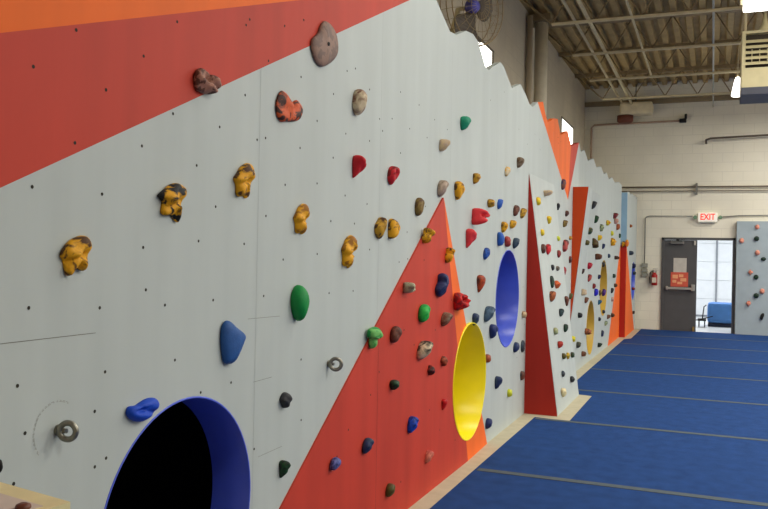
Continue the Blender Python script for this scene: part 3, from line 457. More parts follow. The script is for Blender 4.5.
# ------------------------------------------------------------------ open-web joists
names = ['nearest to the camera', 'second from the camera', 'third from the camera', 'over the near tunnel end of the hall', 'in front of the tall wall column',
         'just beyond the tall wall column', 'second from the far wall', 'closest to the far wall']
ZB = 4.73
for i, Y in enumerate((3.8, 5.67, 7.53, 9.4, 11.27, 13.08, 15.02, 16.88)):
    lab = ['second from the far wall end', '', '', '', 'open web roof joist crossing the picture top beside the wall column', 'open web roof joist second from the top of the picture',
           'open web roof joist third from the top of the picture', 'open web roof joist nearest to the far wall'][i]
    if i < 4: lab = 'open web roof joist overhead, %s' % ['first behind the picture edge', 'second out of frame', 'third out of frame', 'last one before the column'][i]
    j = thing('roof_joist', lab, 'joist', (0, Y, ZB), 'steel joists under the roof deck')
    xa = -2.14
    b = MB(); b.box(xa, XR-.2, Y-.03, Y-.006, ZB+.01, ZB+.04); b.box(xa, XR-.2, Y+.006, Y+.03, ZB+.01, ZB+.04); b.build('bottom_chord', STEEL, j)
    MB().box(XL+.02, XR-.02, Y-.05, Y+.05, ZD-.07, ZD-.005).build('top_chord', STEEL_DK, j)
    w = MB(); w.tube([(xa, Y, ZB+.03), (XL+.06, Y, ZD-.05)], .016, 6)
    x = xa; k = 0
    while x < XR-.8:
        w.tube([(x, Y, ZB+.03), (x+.3, Y, ZD-.04)], .011, 6); w.tube([(x+.3, Y, ZD-.04), (x+.6, Y, ZB+.03)], .011, 6); x += .6
    w.build('web', STEEL_DK, j)
# ------------------------------------------------------------------ pipes under the roof
def pipe(name, label, pts, r, m, cat='pipe', group=None):
    return tag(MB().tube(pts, r, 10).build(name, m), label, cat, group)
pipe('sprinkler_pipe', 'long cream sprinkler pipe running along the hall, nearest the left wall', [(-1.87, 1, 4.86), (-1.87, 17.9, 4.86)], .021, STEEL)
pipe('sprinkler_pipe', 'long cream sprinkler pipe just right of the one nearest the left wall', [(-1.66, 1, 4.82), (-1.66, 17.8, 4.82)], .027, STEEL)
pipe('sprinkler_pipe', 'thin cream pipe along the roof deck ending before the middle joist', [(-1.12, 1, 4.92), (-1.12, 15.6, 4.92)], .018, STEEL)
pipe('sprinkler_pipe', 'straight pale pipe along the roof above the exit door', [(-.055, 1, 4.78), (-.055, 18.4, 4.78)], .015, mat('pale grey pipe', (168,172,168), .5, noise=.05))
# ------------------------------------------------------------------ wall column and conduits on the left wall
t = thing('wall_column', 'tall pale round steel column against the left wall above the orange peak', 'column', (-2.53, 12.5, -.04))
MB().tube([(-2.53, 12.5, -.04), (-2.53, 12.5, ZD-.15)], .1, 24).build('column_shaft', mat('pale column paint', (236,228,206), .6, noise=.05), t)
MB().box(-2.7, -2.36, 12.3, 12.7, ZD-.16, ZD-.06).build('cap_plate', STEEL_DK, t)
pipe('downpipe', 'round pale downpipe just left of the steel column', [(-2.66, 12.25, -.04), (-2.66, 12.25, ZD-.1)], .045, mat('taupe pipe', (190,176,152), .6, noise=.05))
pipe('wall_conduit', 'thin vertical conduit on the left wall right of the column', [(-2.7, 13.3, 2), (-2.7, 13.3, ZD-.3)], .018, GREYM)
pipe('wall_conduit', 'vertical pipe in the corner of left wall and far wall', [(-2.56, 18.38, -.04), (-2.56, 18.38, 4.42), (-2.5, 18.38, 4.48), (-.62, 18.38, 4.5)], .022, mat('dull pink pipe', (176,150,128), .6, noise=.06))
t = thing('gas_valve', 'small black valve at the end of the pipe high on the far wall', 'valve', (-.66, 18.38, 4.5))
MB().box(-.72, -.58, 18.33, 18.43, 4.46, 4.54, .01).build('valve_body', DARK, t); MB().box(-.62, -.57, 18.34, 18.42, 4.54, 4.64, .01).build('valve_handle', DARK, t)
pipe('wall_pipe', 'dark wall pipe with bent end high on the far wall, right side', [(-.18, 18.4, 4.0), (-.18, 18.3, 4.06), (-.1, 18.3, 4.09), (7.6, 18.3, 4.3)], .021, mat('brown pipe', (96,86,74), .6, noise=.06))
pipe('wall_pipe', 'long brown pipe on the far wall above the exit sign, upper of two', [(-1.9, 18.4, 3.09), (7.6, 18.4, 3.05)], .016, mat('brown grey pipe', (134,122,106), .6, noise=.06))
pipe('wall_pipe', 'long grey pipe on the far wall above the exit sign, lower of two', [(-1.9, 18.4, 3.0), (7.6, 18.4, 2.98)], .014, mat('lighter pipe', (166,158,142), .6, noise=.05))
tag(MB().box(-.37, -.33, 18.36, 18.45, 2.92, 3.16).build('pipe_clamp', GREYM), 'grey clamp holding the two long pipes above the exit sign', 'clamp')
pipe('wall_conduit', 'thin grey conduit from the switch boxes up and across to the exit sign', [(-1.38, 18.42, 1.42), (-1.38, 18.42, 2.4), (-1.36, 18.42, 2.44), (-1.3, 18.42, 2.46), (-.42, 18.42, 2.46)], .01, GREYM)
pipe('wall_conduit', 'thin grey conduit running right from the exit sign', [(.12, 18.42, 2.44), (.5, 18.42, 2.47), (7.6, 18.42, 2.6)], .01, GREYM)
t = thing('duct_fan', 'pale wrapped air mover hung high in the far left corner', 'fan', (-1.58, 18.2, 4.9))
MB().box(-1.92, -1.25, 17.95, 18.3, 4.62, 4.88, .05).build('housing', mat('pale wrap', (226,212,176), .7, noise=.08), t)
MB().lathe((-1.82, 18.15, 4.62), (0, 0, -1), (1, 0, 0), [(0, .17), (.12, .17), (.16, .12)], 20, (True, True)).build('motor', mat('red brown paint', (112,64,50), .6), t)
MB().tube([(-1.6, 18.1, 4.88), (-1.6, 18.1, ZD-.02)], .012, 6).build('hanger_rod', GREYM, t)
# ------------------------------------------------------------------ round wall fan
fc = Vector((-2.3, 7.9, 4.035)); fd = Vector((.9, -.42, -.06)).normalized(); fu = Vector((0, 0, 1)); fr = fd.cross(fu).normalized(); fu = fr.cross(fd).normalized()
t = thing('wall_fan', 'round caged fan with a blue hub behind the wavy wall top', 'fan', fc)
MB().lathe(fc-fd*.05, fd, fr, [(0, .07), (.07, .07), (.1, .05), (.11, .0)], 20, (True, False)).build('hub', mat('blue violet hub', (84,84,170), .4), t)
def P3(a, r, d=0): return fc+fr*math.cos(a)*r+fu*math.sin(a)*r+fd*d
for k in range(3):
    b = MB(); a0 = PI*.72+k*2*PI/3; n = 9
    A = [P3(a0+.18*math.sin(i*.4), .06+.31*i/n, .02) for i in range(n+1)]
    B = [P3(a0+.75+.6*math.sin(PI*min(1, i/n*.9+.1)), .06+.31*i/n, -.05) for i in range(n+1)]
    for i in range(n):
        b.face([A[i], A[i+1], B[i+1], B[i]]); b.face([p-fd*.004 for p in (B[i], B[i+1], A[i+1], A[i])])
    b.build('blade', mat('brown grey fan blade', (84,74,62), .5, noise=.25, scale=9), t)
g = MB()
for rr, d in ((.4, .0), (.39, .07), (.39, -.09), (.26, .09), (.14, .1)):
    g.tube([P3(2*PI*k/40, rr, d) for k in range(40)], .006 if rr > .38 else .003, 6, closed=True)
for k in range(24): g.tube([P3(2*PI*k/24, .07, .1), P3(2*PI*k/24, .26, .09), P3(2*PI*k/24, .39, .07), P3(2*PI*k/24, .4, 0), P3(2*PI*k/24, .39, -.09)], .0022, 5)
g.build('cage', STEEL_DK, t)
MB().tube([fc-fd*.05, fc-fd*.2, Vector((-2.6, 8.05, 3.7)), Vector((XL, 8.05, 3.7))], .03, 8).build('bracket', STEEL, t)

# ------------------------------------------------------------------ crash mats with seam tape
XE = -1.528
seams = [-2.07, -.17, 1.73, 3.63, 5.533, 7.529, 9.4, 11.3, 13.17, 15.03, 16.9, 18.42]
pos = ['behind the camera', 'under the camera', 'in front of the near tunnel', 'beside the red triangle, nearest in the picture', 'in front of the high blue tunnel', 'cut out round the leaning panel',
       'beside the orange wedge', 'beside the low yellow tunnel', 'beside the high yellow tunnel', 'beside the far orange triangle', 'touching the far wall and exit door']
for i, (a, b) in enumerate(zip(seams, seams[1:])):
    L = [(XE, a+.002), (XE, b-.002)]
    if i == 4: L = [(XE, a+.002), (XE, b-.002)]
    if i == 5: L = [(XE, a+.002), (XE, 7.6), (-1.2, 7.56), (-1.2, 9.06), (XE, 9.14), (XE, b-.002)]
    if i == 9: L = [(XE, a+.002), (XE, 15.85), (-1.42, 16.08), (-1.42, b-.002)]
    if i == 10: L = [(-1.42, a+.002), (-1.42, b-.002)]
    t = thing('carpet_mat', 'wide blue carpeted floor mat %s' % pos[i], 'mat', (3, (a+b)/2, -.04), 'blue floor mats laid side by side')
    MB().prism([(7.8, a+.002)]+L+([(.44, b-.002), (.44, 18.32), (7.8, 18.32)] if i == 10 else [(7.8, b-.002)]), -.038, 0).build('carpet', MATB, t)
    if 1 <= i: MB().box((L[0][0] if i != 5 else XE)+.02, 7.8, a-.036, a+.036, .0005, .003).build('seam_tape', TAPE, t)

# floor strip along the wall foot
fs = [(-1.66, -3.5), (XE-.003, -3.5), (XE-.003, 7.6), (-1.203, 7.557), (-1.203, 9.062), (XE-.003, 9.14), (XE-.003, 15.85), (-1.423, 16.08), (-1.423, 18.3), (-1.66, 18.3)]
struct(MB().prism(fs, -.038, -.001).build('trim_2', WOOD))

# ------------------------------------------------------------------ climbing wall, main face
X0, TH = -1.66, .05
TOP = [(-3.5, 3.2), (-2.6, 3.28), (-1.8, 3.16), (-1, 3.3), (0, 3.2), (.8, 3.32), (1.6, 3.22), (2.4, 3.32), (3.1, 3.2), (3.8, 3.3), (4.4, 3.24), (4.7, 3.2), (4.868, 3.128), (5.029, 3.061), (5.163, 3.006), (5.31, 3.022), (5.534, 3.109), (5.714, 3.133), (5.851, 3.112), (5.961, 3.045), (6.062, 2.976), (6.18, 2.968), (6.303, 3.026), (6.543, 3.115), (6.664, 3.106), (6.776, 3.056), (6.967, 2.986), (7.3, 3.089), (7.517, 3.039), (7.693, 2.977), (7.86, 2.978), (8.08, 3.067), (8.348, 3.118), (8.488, 3.016), (8.622, 2.954), (8.853, 3.012), (8.992, 3.053), (9.207, 3.081), (9.42, 2.925), (9.892, 3.047), (10.156, 2.9), (10.786, 3.028), (10.973, 2.928), (11.273, 2.993), (11.633, 2.884), (12.195, 2.986), (12.531, 2.889), (13.05, 2.961), (13.443, 2.874), (13.763, 2.939), (14.125, 2.857), (14.552, 2.932), (15.028, 2.879), (15.682, 2.957), (16.2, 2.94)]
CIRC = [(2.308, .57, .426), (5.76, .582, .43), (6.965, 1.14, .425), (12.2, .49, .40), (13.66, 1.03, .46)]
def inpoly(p, P):
    r = False
    for (xa, ya), (xb, yb) in zip(P, P[1:]+P[:1]):
        if (ya > p[1]) != (yb > p[1]) and p[0] < (xb-xa)*(p[1]-ya)/(yb-ya)+xa: r = not r
    return r
def lineside(p, a, b): return (b[0]-a[0])*(p[1]-a[1])-(b[1]-a[1])*(p[0]-a[0])
A_RG = ((-2.0, .020), (6.0, 3.735))          # red over grey paint border, near wall
B_RG = ((1.51, 1.648), (4.393, 2.986))
A_OR = ((1.501, 2.035), (3.059, 2.585))
OT = [(8.08, 3.067), (10.014, 2.219), (10.786, 3.028)]; OSHADE = ((10.156, 2.9), (10.014, 2.219))
FT = [(14.38, -.04), (16.2, 1.83), (16.2, -.04)]
def ext(a, b, y): return a[1]+(b[1]-a[1])*(y-a[0])/(b[0]-a[0])
def panel(outline, circles, lines, paint, nm, mats, plane_x, thick, parent):
    V = [Vector(p) for p in outline]; n = len(V); E = [(i, (i+1) % n) for i in range(n)]
    for cy_, cz_, r in circles:
        k0 = len(V); m = 64
        V += [Vector((cy_+r*math.cos(2*PI*k/m), cz_+r*math.sin(2*PI*k/m))) for k in range(m)]; E += [(k0+k, k0+(k+1) % m) for k in range(m)]
    for a, b in lines: V += [Vector(a), Vector(b)]; E.append((len(V)-2, len(V)-1))
    vs, es, fs_, _, _, _ = delaunay_2d_cdt(V, E, [], 0, 1e-5)
    mb = MB(); bv = [mb.bm.verts.new((plane_x, v.x, v.y)) for v in vs]; keep = []
    for f in fs_:
        cx = sum(vs[i].x for i in f)/3; cz = sum(vs[i].y for i in f)/3
        if not inpoly((cx, cz), outline): continue
        if any(math.hypot(cx-a, cz-b) < r*.999 for a, b, r in circles): continue
        fc_ = mb.bm.faces.new([bv[i] for i in f]); fc_.material_index = paint((cx, cz)); keep.append(fc_)
    bmesh.ops.recalc_face_normals(mb.bm, faces=keep)
    if keep[0].normal.x < 0: bmesh.ops.reverse_faces(mb.bm, faces=keep)
    r = bmesh.ops.extrude_face_region(mb.bm, geom=keep)      # the extruded copy stays in front, the source becomes the back
    for v in [g_ for g_ in r['geom'] if isinstance(g_, bmesh.types.BMVert)]: pass
    newv = set(g_ for g_ in r['geom'] if isinstance(g_, bmesh.types.BMVert))
    for v in mb.bm.verts:
        if v not in newv and v.link_faces: v.co.x -= thick
    for v in [v for v in mb.bm.verts if not v.link_faces]: mb.bm.verts.remove(v)
    return mb
def paint(p):
    if p[0] < 4.6 and p[1] > ext(*B_RG, p[0]): return 2 if p[1] > ext(*A_OR, p[0]) else 1
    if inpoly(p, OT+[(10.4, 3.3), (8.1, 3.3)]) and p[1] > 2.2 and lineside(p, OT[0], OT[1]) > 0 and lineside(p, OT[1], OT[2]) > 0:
        return 3 if lineside(p, OSHADE[1], OSHADE[0]) > 0 else 6  # shaded side of a slight fold, painted red on the flat face
    if inpoly(p, FT): return 3
    return 0
cw = thing('climbing_wall', 'long grey plywood climbing wall with wavy top, orange and red painted areas', 'climbing wall', (X0, 6, -.04))
outl = [(-3.5, -.04), (16.2, -.04)]+TOP[::-1]
lines = [((-.6, ext(*B_RG, -.6)), (4.7, ext(*B_RG, 4.7))), ((-3, ext(*A_OR, -3)), (4.3, ext(*A_OR, 4.3))), (OT[0], OT[1]), (OT[1], OT[2]), OSHADE[::-1], (FT[0], FT[1])]
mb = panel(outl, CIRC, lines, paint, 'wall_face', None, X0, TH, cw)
mb.mi = 4
def disc(mb, y, z, r, x):
    vs = [mb.bm.verts.new((x, y+r*math.cos(2*PI*k/8), z+r*math.sin(2*PI*k/8))) for k in range(8)]
    mb.bm.faces.new(vs).material_index = mb.mi
for y, z in DOTS: disc(mb, y, z, .0055, X0+.0006)
rnd = random.Random(3)
for yy in range(45):
    y = rnd.uniform(3.0, 10.3); z = rnd.uniform(.5, 2.9)
    if (z-.43)/(1.884-.43) > (y-2.975)/(5.085-2.975) or y > 6.6: 
        if not any(math.hypot(y-a, z-b) < r+.05 for a, b, r in CIRC): disc(mb, y, z, .0055, X0+.0006)
mb.mi = 5
for y in (-1.0, .25, 1.5, 2.75, 3.99, 5.23, 6.47, 7.71, 8.95, 11.45, 12.7, 13.95, 15.2):
    for z0, z1 in ((0, 2.0), (2.0, 2.9)):
        if any(abs(y-a) < r for a, b, r in CIRC) and z0 < 1: z0 = 1.6
        if y < 4.2: z1 = min(z1, ext(*B_RG, y))
        if 9 < y < 10.5: z1 = min(z1, 2.2)
        if z1 > z0: mb.face([(X0+.0005, y-.0012, z0), (X0+.0005, y+.0012, z0), (X0+.0005, y+.0012, z1), (X0+.0005, y-.0012, z1)])
mb.mi = 7
for (ya, yb, z) in ((1.25, 1.86, 1.256), (-1, .9, 1.256)):
    mb.face([(X0+.0007, ya, z-.001), (X0+.0007, yb, z-.001), (X0+.0007, yb, z+.001), (X0+.0007, ya, z+.001)])
mb.mi = 8
for k in range(17):
    a = 1.0+k*.17
    for q, rr in ((0, .078), (1, .081)):
        A_, B_ = a+.02*q, a+.06+.03*((k*7+q*3) % 4)
        mb.face([(X0+.0006, 1.715+rr*math.cos(A_), 1.0+rr*math.sin(A_)), (X0+.0006, 1.715+rr*math.cos(B_), 1.0+rr*math.sin(B_)), (X0+.0006, 1.715+(rr+.0016)*math.cos(B_), 1.0+(rr+.0016)*math.sin(B_)), (X0+.0006, 1.715+(rr+.0016)*math.cos(A_), 1.0+(rr+.0016)*math.sin(A_))])
mb.mi = 7
for (ya, za), (yb_, zb) in SCUFF: mb.face([(X0+.0007, ya, za-.001), (X0+.0007, yb_, zb-.001), (X0+.0007, yb_, zb+.0005), (X0+.0007, ya, za+.0005)])
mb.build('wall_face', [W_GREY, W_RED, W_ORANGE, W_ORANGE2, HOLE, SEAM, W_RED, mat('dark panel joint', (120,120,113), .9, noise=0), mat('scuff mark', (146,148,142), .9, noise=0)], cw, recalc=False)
# rails behind the face that carry it
fr_ = MB()
for y in (-3.3, -1, .25, 1.5, 3.4, 5.1, 6.3, 7.71, 8.95, 11.45, 13.05, 14.6, 16): fr_.box(X0-TH-.09, X0-TH, y-.02, y+.02, -.04, 2.85)
fr_.build('stud_frame', WOOD, cw)
# red triangle with orange strip, a shallow raised wedge
ap, bl, rb, ob = (5.06, 1.884), (2.285, -.04), (5.745, -.04), (6.36, -.04)
def yedge(z): return bl[0]+(ap[0]-bl[0])*(z-bl[1])/(ap[1]-bl[1])
def wedge_part(nm, poly, xs, m, circ, keep_if=lambda z: True):
    """planar polygon (y,z) with a height at each corner over the wall, closed to the wall, round opening cut"""
    (a, b, c_) = poly; (ha, hb, hc) = xs
    det = (b[0]-a[0])*(c_[1]-a[1])-(c_[0]-a[0])*(b[1]-a[1])
    def hgt(y, z):
        s_ = ((y-a[0])*(c_[1]-a[1])-(c_[0]-a[0])*(z-a[1]))/det; t_ = ((b[0]-a[0])*(z-a[1])-(y-a[0])*(b[1]-a[1]))/det
        return ha+s_*(hb-ha)+t_*(hc-ha)
    V = [Vector(p) for p in poly]; E = [(0, 1), (1, 2), (2, 0)]; k0 = 3; mseg = 64
    V += [Vector((circ[0]+circ[2]*math.cos(2*PI*k/mseg), circ[1]+circ[2]*math.sin(2*PI*k/mseg))) for k in range(mseg)]; E += [(k0+k, k0+(k+1) % mseg) for k in range(mseg)]
    vs, es, fs_, _, _, _ = delaunay_2d_cdt(V, E, [], 0, 1e-5)
    w = MB(); bv = [w.bm.verts.new((X0+hgt(v.x, v.y), v.x, v.y)) for v in vs]; keep = []
    for f in fs_:
        cx = sum(vs[i].x for i in f)/3; cz = sum(vs[i].y for i in f)/3
        if inpoly((cx, cz), list(poly)) and math.hypot(cx-circ[0], cz-circ[1]) > circ[2]*.999 and keep_if(cz): keep.append(w.bm.faces.new([bv[i] for i in f]))
    bmesh.ops.recalc_face_normals(w.bm, faces=keep)
    if keep[0].normal.x < 0: bmesh.ops.reverse_faces(w.bm, faces=keep)
    bd = [e for e in w.bm.edges if len(e.link_faces) == 1]
    r = bmesh.ops.extrude_edge_only(w.bm, edges=bd)
    for v in r['geom']:
        if isinstance(v, bmesh.types.BMVert): v.co.x = X0-.001
    for v in [v for v in w.bm.verts if not v.link_faces]: w.bm.verts.remove(v)
    w.mi = 1
    if nm == 'red_facet':
        for y, z in RED_DOTS:
            if inpoly((y, z), list(poly)): disc(w, y, z, .006, X0+hgt(y, z)+.0008)
        for y in (3.99, ): w.face([(X0+hgt(y, z_)+.0006, y+d_, z_) for z_, d_ in ((0, -.001), (0, .001), (1.1, .001), (1.1, -.001))])
    w.build(nm, [m, HOLE], cv, recalc=False)
cv = thing('climbing_volume', 'tall red triangle with an orange strip raised on the grey climbing wall', 'climbing volume', (X0, 4.4, -.04))
wedge_part('red_facet', (bl, rb, ap), (.006, .022, .014), W_RED, CIRC[1])
for q in (lambda z: z > .58, lambda z: z <= .58): wedge_part('orange_facet', (rb, ob, ap), (.022, .006, .014), W_ORANGE2, CIRC[1], q)
# tunnels: a plastic liner with a lip, and a black drum standing in for the dark open space behind
def tunnel(label, cyz, lip, depth, m, closed=False, x0=X0, box=True, back=.72):
    y, z, r = cyz
    t = thing('crawl_tunnel', label, 'tunnel', (x0, y, z), 'round crawl tunnels through the climbing wall')
    MB().lathe((x0, y, z), (1, 0, 0), (0, 1, 0), [(-depth, r-.006), (lip-.002, r-.006), (lip, r-.004), (lip, r), (lip-.002, r+.002), (-.003, r+.002), (-.003, r), (-depth, r+.002)], 72).build('liner', m, t)
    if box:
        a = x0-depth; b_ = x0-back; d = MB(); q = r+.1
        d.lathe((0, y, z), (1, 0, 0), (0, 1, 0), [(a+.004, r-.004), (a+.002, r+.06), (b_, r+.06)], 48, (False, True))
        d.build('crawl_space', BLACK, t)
    return t
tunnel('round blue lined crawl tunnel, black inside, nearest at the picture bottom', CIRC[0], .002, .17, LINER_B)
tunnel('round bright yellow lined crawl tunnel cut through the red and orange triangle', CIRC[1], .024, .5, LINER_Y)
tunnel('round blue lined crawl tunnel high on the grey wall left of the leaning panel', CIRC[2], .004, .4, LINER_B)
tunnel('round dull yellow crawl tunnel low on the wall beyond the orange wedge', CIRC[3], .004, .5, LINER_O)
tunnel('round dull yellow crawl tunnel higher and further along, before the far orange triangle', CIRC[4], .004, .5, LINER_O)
# leaning panel: flush at its top, standing out at its foot
t = thing('climbing_wedge', 'grey wedge panel leaning out at its foot, deep red triangular side', 'climbing panel', (-1.5, 8.4, -.04))
ya, yb, xf, zt = 7.74, 9.06, -1.335, 2.32
w = MB(); w.face([(xf, ya, -.04), (xf, yb, -.04), (X0+.002, yb, zt), (X0+.002, ya, zt)])
w.face([(xf, yb, -.04), (X0+.001, yb, -.04), (X0+.001, yb, zt)]); w.face([(xf, ya, -.04), (X0+.001, ya, -.04), (X0+.001, yb, -.04), (xf, yb, -.04)])
w.build('front_face', W_GREY, t)
w = MB(); w.prism([(xf-.004, -.04), (X0+.001, zt-.02), (X0+.001, -.04)], ya-.012, ya+.002, 'y'); w.build('side_face', W_RED_DK, t)
# orange sided wedge standing out at its top
T_, Wt, Bm, Ff = (-1.465, 10.38, 2.41), (X0+.001, 10.38, 2.41), (X0+.001, 10.38, .69), (X0+.001, 13.1, 2.5)
t = thing('climbing_wedge', 'grey overhanging wedge with a burnt orange inverted triangular side', 'climbing panel', (X0, 10.8, .69))
w = MB(); w.face([T_, Bm, Ff]); w.face([T_, Ff, Wt]); w.build('front_face', W_GREY, t)
w = MB(); w.prism([(-1.468, 2.41), (X0+.001, 2.41), (X0+.001, .72)], 10.366, 10.382, 'y'); w.build('side_face', W_ORANGE_DK, t)
# furthest section standing forward
x4, y4, y5 = -1.55, 16.2, 18.33
t = thing('climbing_wall', 'furthest grey climbing wall section with red lower edge and orange corner', 'climbing wall', (x4, 17.2, -.04))
o4 = [(y4, -.04), (y5, -.04), (y5, 2.86), (18.1, 2.8), (17.9, 2.87), (17.55, 2.82), (17.2, 2.86), (16.8, 2.8), (16.5, 2.84), (y4, 2.8)]
def paint4(p): return 1 if inpoly(p, [(y4, 1.8), (18.25, -.1), (y4, -.1)]) else 0
C4 = (17.72, 1.06, .40)
mb = panel(o4, [C4], [((y4, 1.8), (18.2, -.04))], paint4, 'front', None, x4, .03, t)
mb.build('front_face', [W_GREY, W_ORANGE2], t, recalc=False)
MB().box(X0+.001, x4-.001, y4-.012, y4+.003, -.04, 1.78).build('red_side', W_RED_DK, t)
MB().box(X0+.001, x4-.001, y4-.012, y4+.003, 1.78, 2.8).build('pale_blue_side', W_LBLUE, t)
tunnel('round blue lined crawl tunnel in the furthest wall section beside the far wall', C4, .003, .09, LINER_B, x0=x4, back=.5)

# ------------------------------------------------------------------ climbing holds
def frame(o, u, v, n): return Matrix(((u[0], v[0], n[0], o[0]), (u[1], v[1], n[1], o[1]), (u[2], v[2], n[2], o[2]), (0, 0, 0, 1)))
SURF = {'main': frame((X0, 0, 0), (0, 1, 0), (0, 0, 1), (1, 0, 0)), 'pyr': frame((-1.645, 0, 0), (0, 1, 0), (0, 0, 1), (1, 0, 0)),
        'p2': frame((-1.335, 0, 0), (0, 1, 0), (-.1387, 0, .9903), (.9903, 0, .1387)), 'p3': frame((X0, 10.38, .69), (-.0752, .9972, 0), (.112, .0085, .9937), (.9909, .0748, -.1123)),
        'p4': frame((x4, 16.2, 0), (0, 1, 0), (0, 0, 1), (1, 0, 0)), 'p4s': frame((X0, 16.2, 0), (1, 0, 0), (0, 0, 1), (0, -1, 0)), 'back': frame((.4, 18.33, 0), (1, 0, 0), (0, 0, 1), (0, -1, 0))}
def hold_mat(c1, c2, size, shape):
    if c1 == c2: return mat('hold %s' % c1, C[c1], .55, noise=.07, scale=30, bump=.5)
    soft = shape in ('oval', 'drop', 'dropn', 'tri', 'dtri')
    return mat('hold %s %s %d' % (c1, c2, size), C[c1], .55, c2=C[c2], scale=(22, 34, 60)[size], thr=.53 if c2 != 'black2' else .5, sharp=.05 if not soft else .12, bump=.5)
def make_hold(row):
    sf, cu, cv_, su, sv, p, shape, rot, seed, n, rings, c1, c2, label, group, bolt = row
    V, n, rings = hold_verts(shape, rot, su, sv, p, seed, n, rings)
    bm = bmesh.new(); vs = [bm.verts.new(v) for v in V]
    for k in range(rings):
        for i in range(n):
            bm.faces.new((vs[k*n+i], vs[k*n+(i+1) % n], vs[(k+1)*n+(i+1) % n], vs[(k+1)*n+i])).smooth = True
    for i in range(n): bm.faces.new((vs[rings*n+i], vs[rings*n+(i+1) % n], vs[-1])).smooth = True
    bm.faces.new(vs[:n][::-1])
    me = bpy.data.meshes.new('climbing_hold'); bm.to_mesh(me); bm.free()
    me.materials.append(hold_mat(c1, c2, 0 if sv > .05 else (1 if sv > .03 else 2), shape))
    o = bpy.data.objects.new('climbing_hold', me); COL.objects.link(o)
    M = SURF[sf] @ Matrix.Translation((cu, cv_, 0)); o.matrix_world = M
    tag(o, label, 'climbing hold', group)
    if bolt:
        bu, bv_ = (float(a) for a in bolt.split(','))
        best = max((v for v in V), key=lambda v: -((v[0]/su-bu)**2+(v[1]/sv-bv_)**2))
        b = MB(); b.lathe((0, 0, 0), (0, 0, 1), (1, 0, 0), [(-.02, .009), (.003, .009), (.003, .005), (-.006, .005)], 12, (False, True))
        bo = b.build('bolt', DARK); bo.parent = o; bo.location = best
for row in HOLDS: make_hold(row)
# eye bolts
def eye_bolt(label, y, z, R_, r, tilt):
    t = thing('eye_bolt', label, 'eye bolt', (X0, y, z), 'steel eye bolts in the near wall')
    MB().lathe((X0, y, z), (1, 0, 0), (0, 1, 0), [(0, .016), (.006, .016), (.007, .009)], 16, (True, True)).build('washer', ZINC, t)
    MB().tube([(X0, y, z), (X0+.03, y, z)], .007, 10).build('shank', ZINC, t)
    cx = X0+.012+R_; ct, st = math.cos(tilt), math.sin(tilt)
    MB().tube([(cx+R_*math.cos(a)*ct, y+R_*math.cos(a)*st, z+R_*math.sin(a)) for a in (2*PI*k/36 for k in range(36))], r, 10, closed=True).build('ring', ZINC, t)
eye_bolt('steel eye bolt ring left of the near blue tunnel', 1.722, 1.0, .0225, .0085, .35)
eye_bolt('steel eye bolt ring close to the red triangle\'s left edge', 3.41, .985, .026, .009, .5)
t = thing('wall_bolt', 'small metal bolt on the grey wall above the wooden counter', 'bolt', (X0, 1.515, .862))
MB().lathe((X0, 1.515, .862), (1, 0, 0), (0, 1, 0), [(0, .012), (.012, .012), (.014, .008), (.03, .008)], 12, (True, True)).build('bolt_head', ZINC, t)

# ------------------------------------------------------------------ wooden counter in the near corner
t = thing('counter', 'pale wooden counter corner with a pinkish top at the lower left', 'counter', (-1.34, .86, .004))
zt2 = 1.0
top_p = [(-1.166, 1.246), (-1.53, 1.31), (-1.62, .42), (-1.262, .36)]
def inset(P, d):
    c0 = (sum(p[0] for p in P)/4, sum(p[1] for p in P)/4); return [(p[0]+(c0[0]-p[0])*d, p[1]+(c0[1]-p[1])*d) for p in P]
MB().prism(top_p, zt2-.03, zt2).build('top_frame', WOOD2, t)
MB().prism(inset(top_p, .11), zt2-.01, zt2+.0015).build('top_surface', LAMINATE, t)
MB().prism(inset(top_p, .04), .004, zt2-.03).build('cabinet_body', WOOD, t)
t = thing('disc', 'small round brown disc lying on the wooden counter top', 'disc', (-1.205, 1.135, zt2))
MB().lathe((-1.21, 1.17, zt2+.001), (0, 0, 1), (1, 0, 0), [(0, .013), (.004, .015), (.009, .013), (.012, .006)], 20, (True, True)).build('knob', mat('brown knob', (104,62,48), .4), t)

# ------------------------------------------------------------------ exit door
d = bpy.data.objects.new('door_1', None); COL.objects.link(d); d.location = (-.3, YF, -.04); struct(d)
fm = MB(); x0, x1, z1 = DOOR[0], DOOR[1], DOOR[3]
fm.box(x0, x0+.05, YF-.03, YF+.12, -.04, z1); fm.box(x1-.05, x1, YF-.03, YF+.12, -.04, z1); fm.box(x0, x1, YF-.03, YF+.12, z1-.05, z1)
fm.build('frame', DOORP, d)
lf = MB().box(-.98, -.315, YF+.0, YF+.045, -.03, z1-.055).build('leaf', DOORP, d)
MB().box(-.345, -.31, YF-.006, YF-.001, -.02, z1-.08).build('leaf_edge', mat('dark door edge', (52,52,52), .5), lf)
pb = MB(); pb.box(-.93, -.37, YF-.08, YF-.05, .885, .935, .008); pb.box(-.93, -.89, YF-.055, YF-.001, .87, .95); pb.box(-.42, -.35, YF-.09, YF-.001, .86, 1.0, .01)
pb.build('panic_bar', mat('brushed bar', (176,174,164), .35, .5), d)
cl = MB(); cl.box(-.85, -.58, YF-.07, YF-.001, 1.86, 1.92, .008); cl.build('door_closer', mat('closer', (120,120,116), .4, .4), d)
MB().tube([(-.62, YF-.06, 1.92), (-.75, YF-.14, 1.955), (-.56, YF-.04, 1.965)], .01, 6).build('closer_arm', DARK, d)
MB().box(-.38, -.34, YF-.03, YF-.001, 1.84, 1.93).build('latch_head', mat('closer2', (190,188,178), .4, .4), d)
MB().box(-.38, -.34, YF-.03, YF-.001, .0, .1).build('foot_bolt', mat('brass', (170,140,80), .4, .6), d)
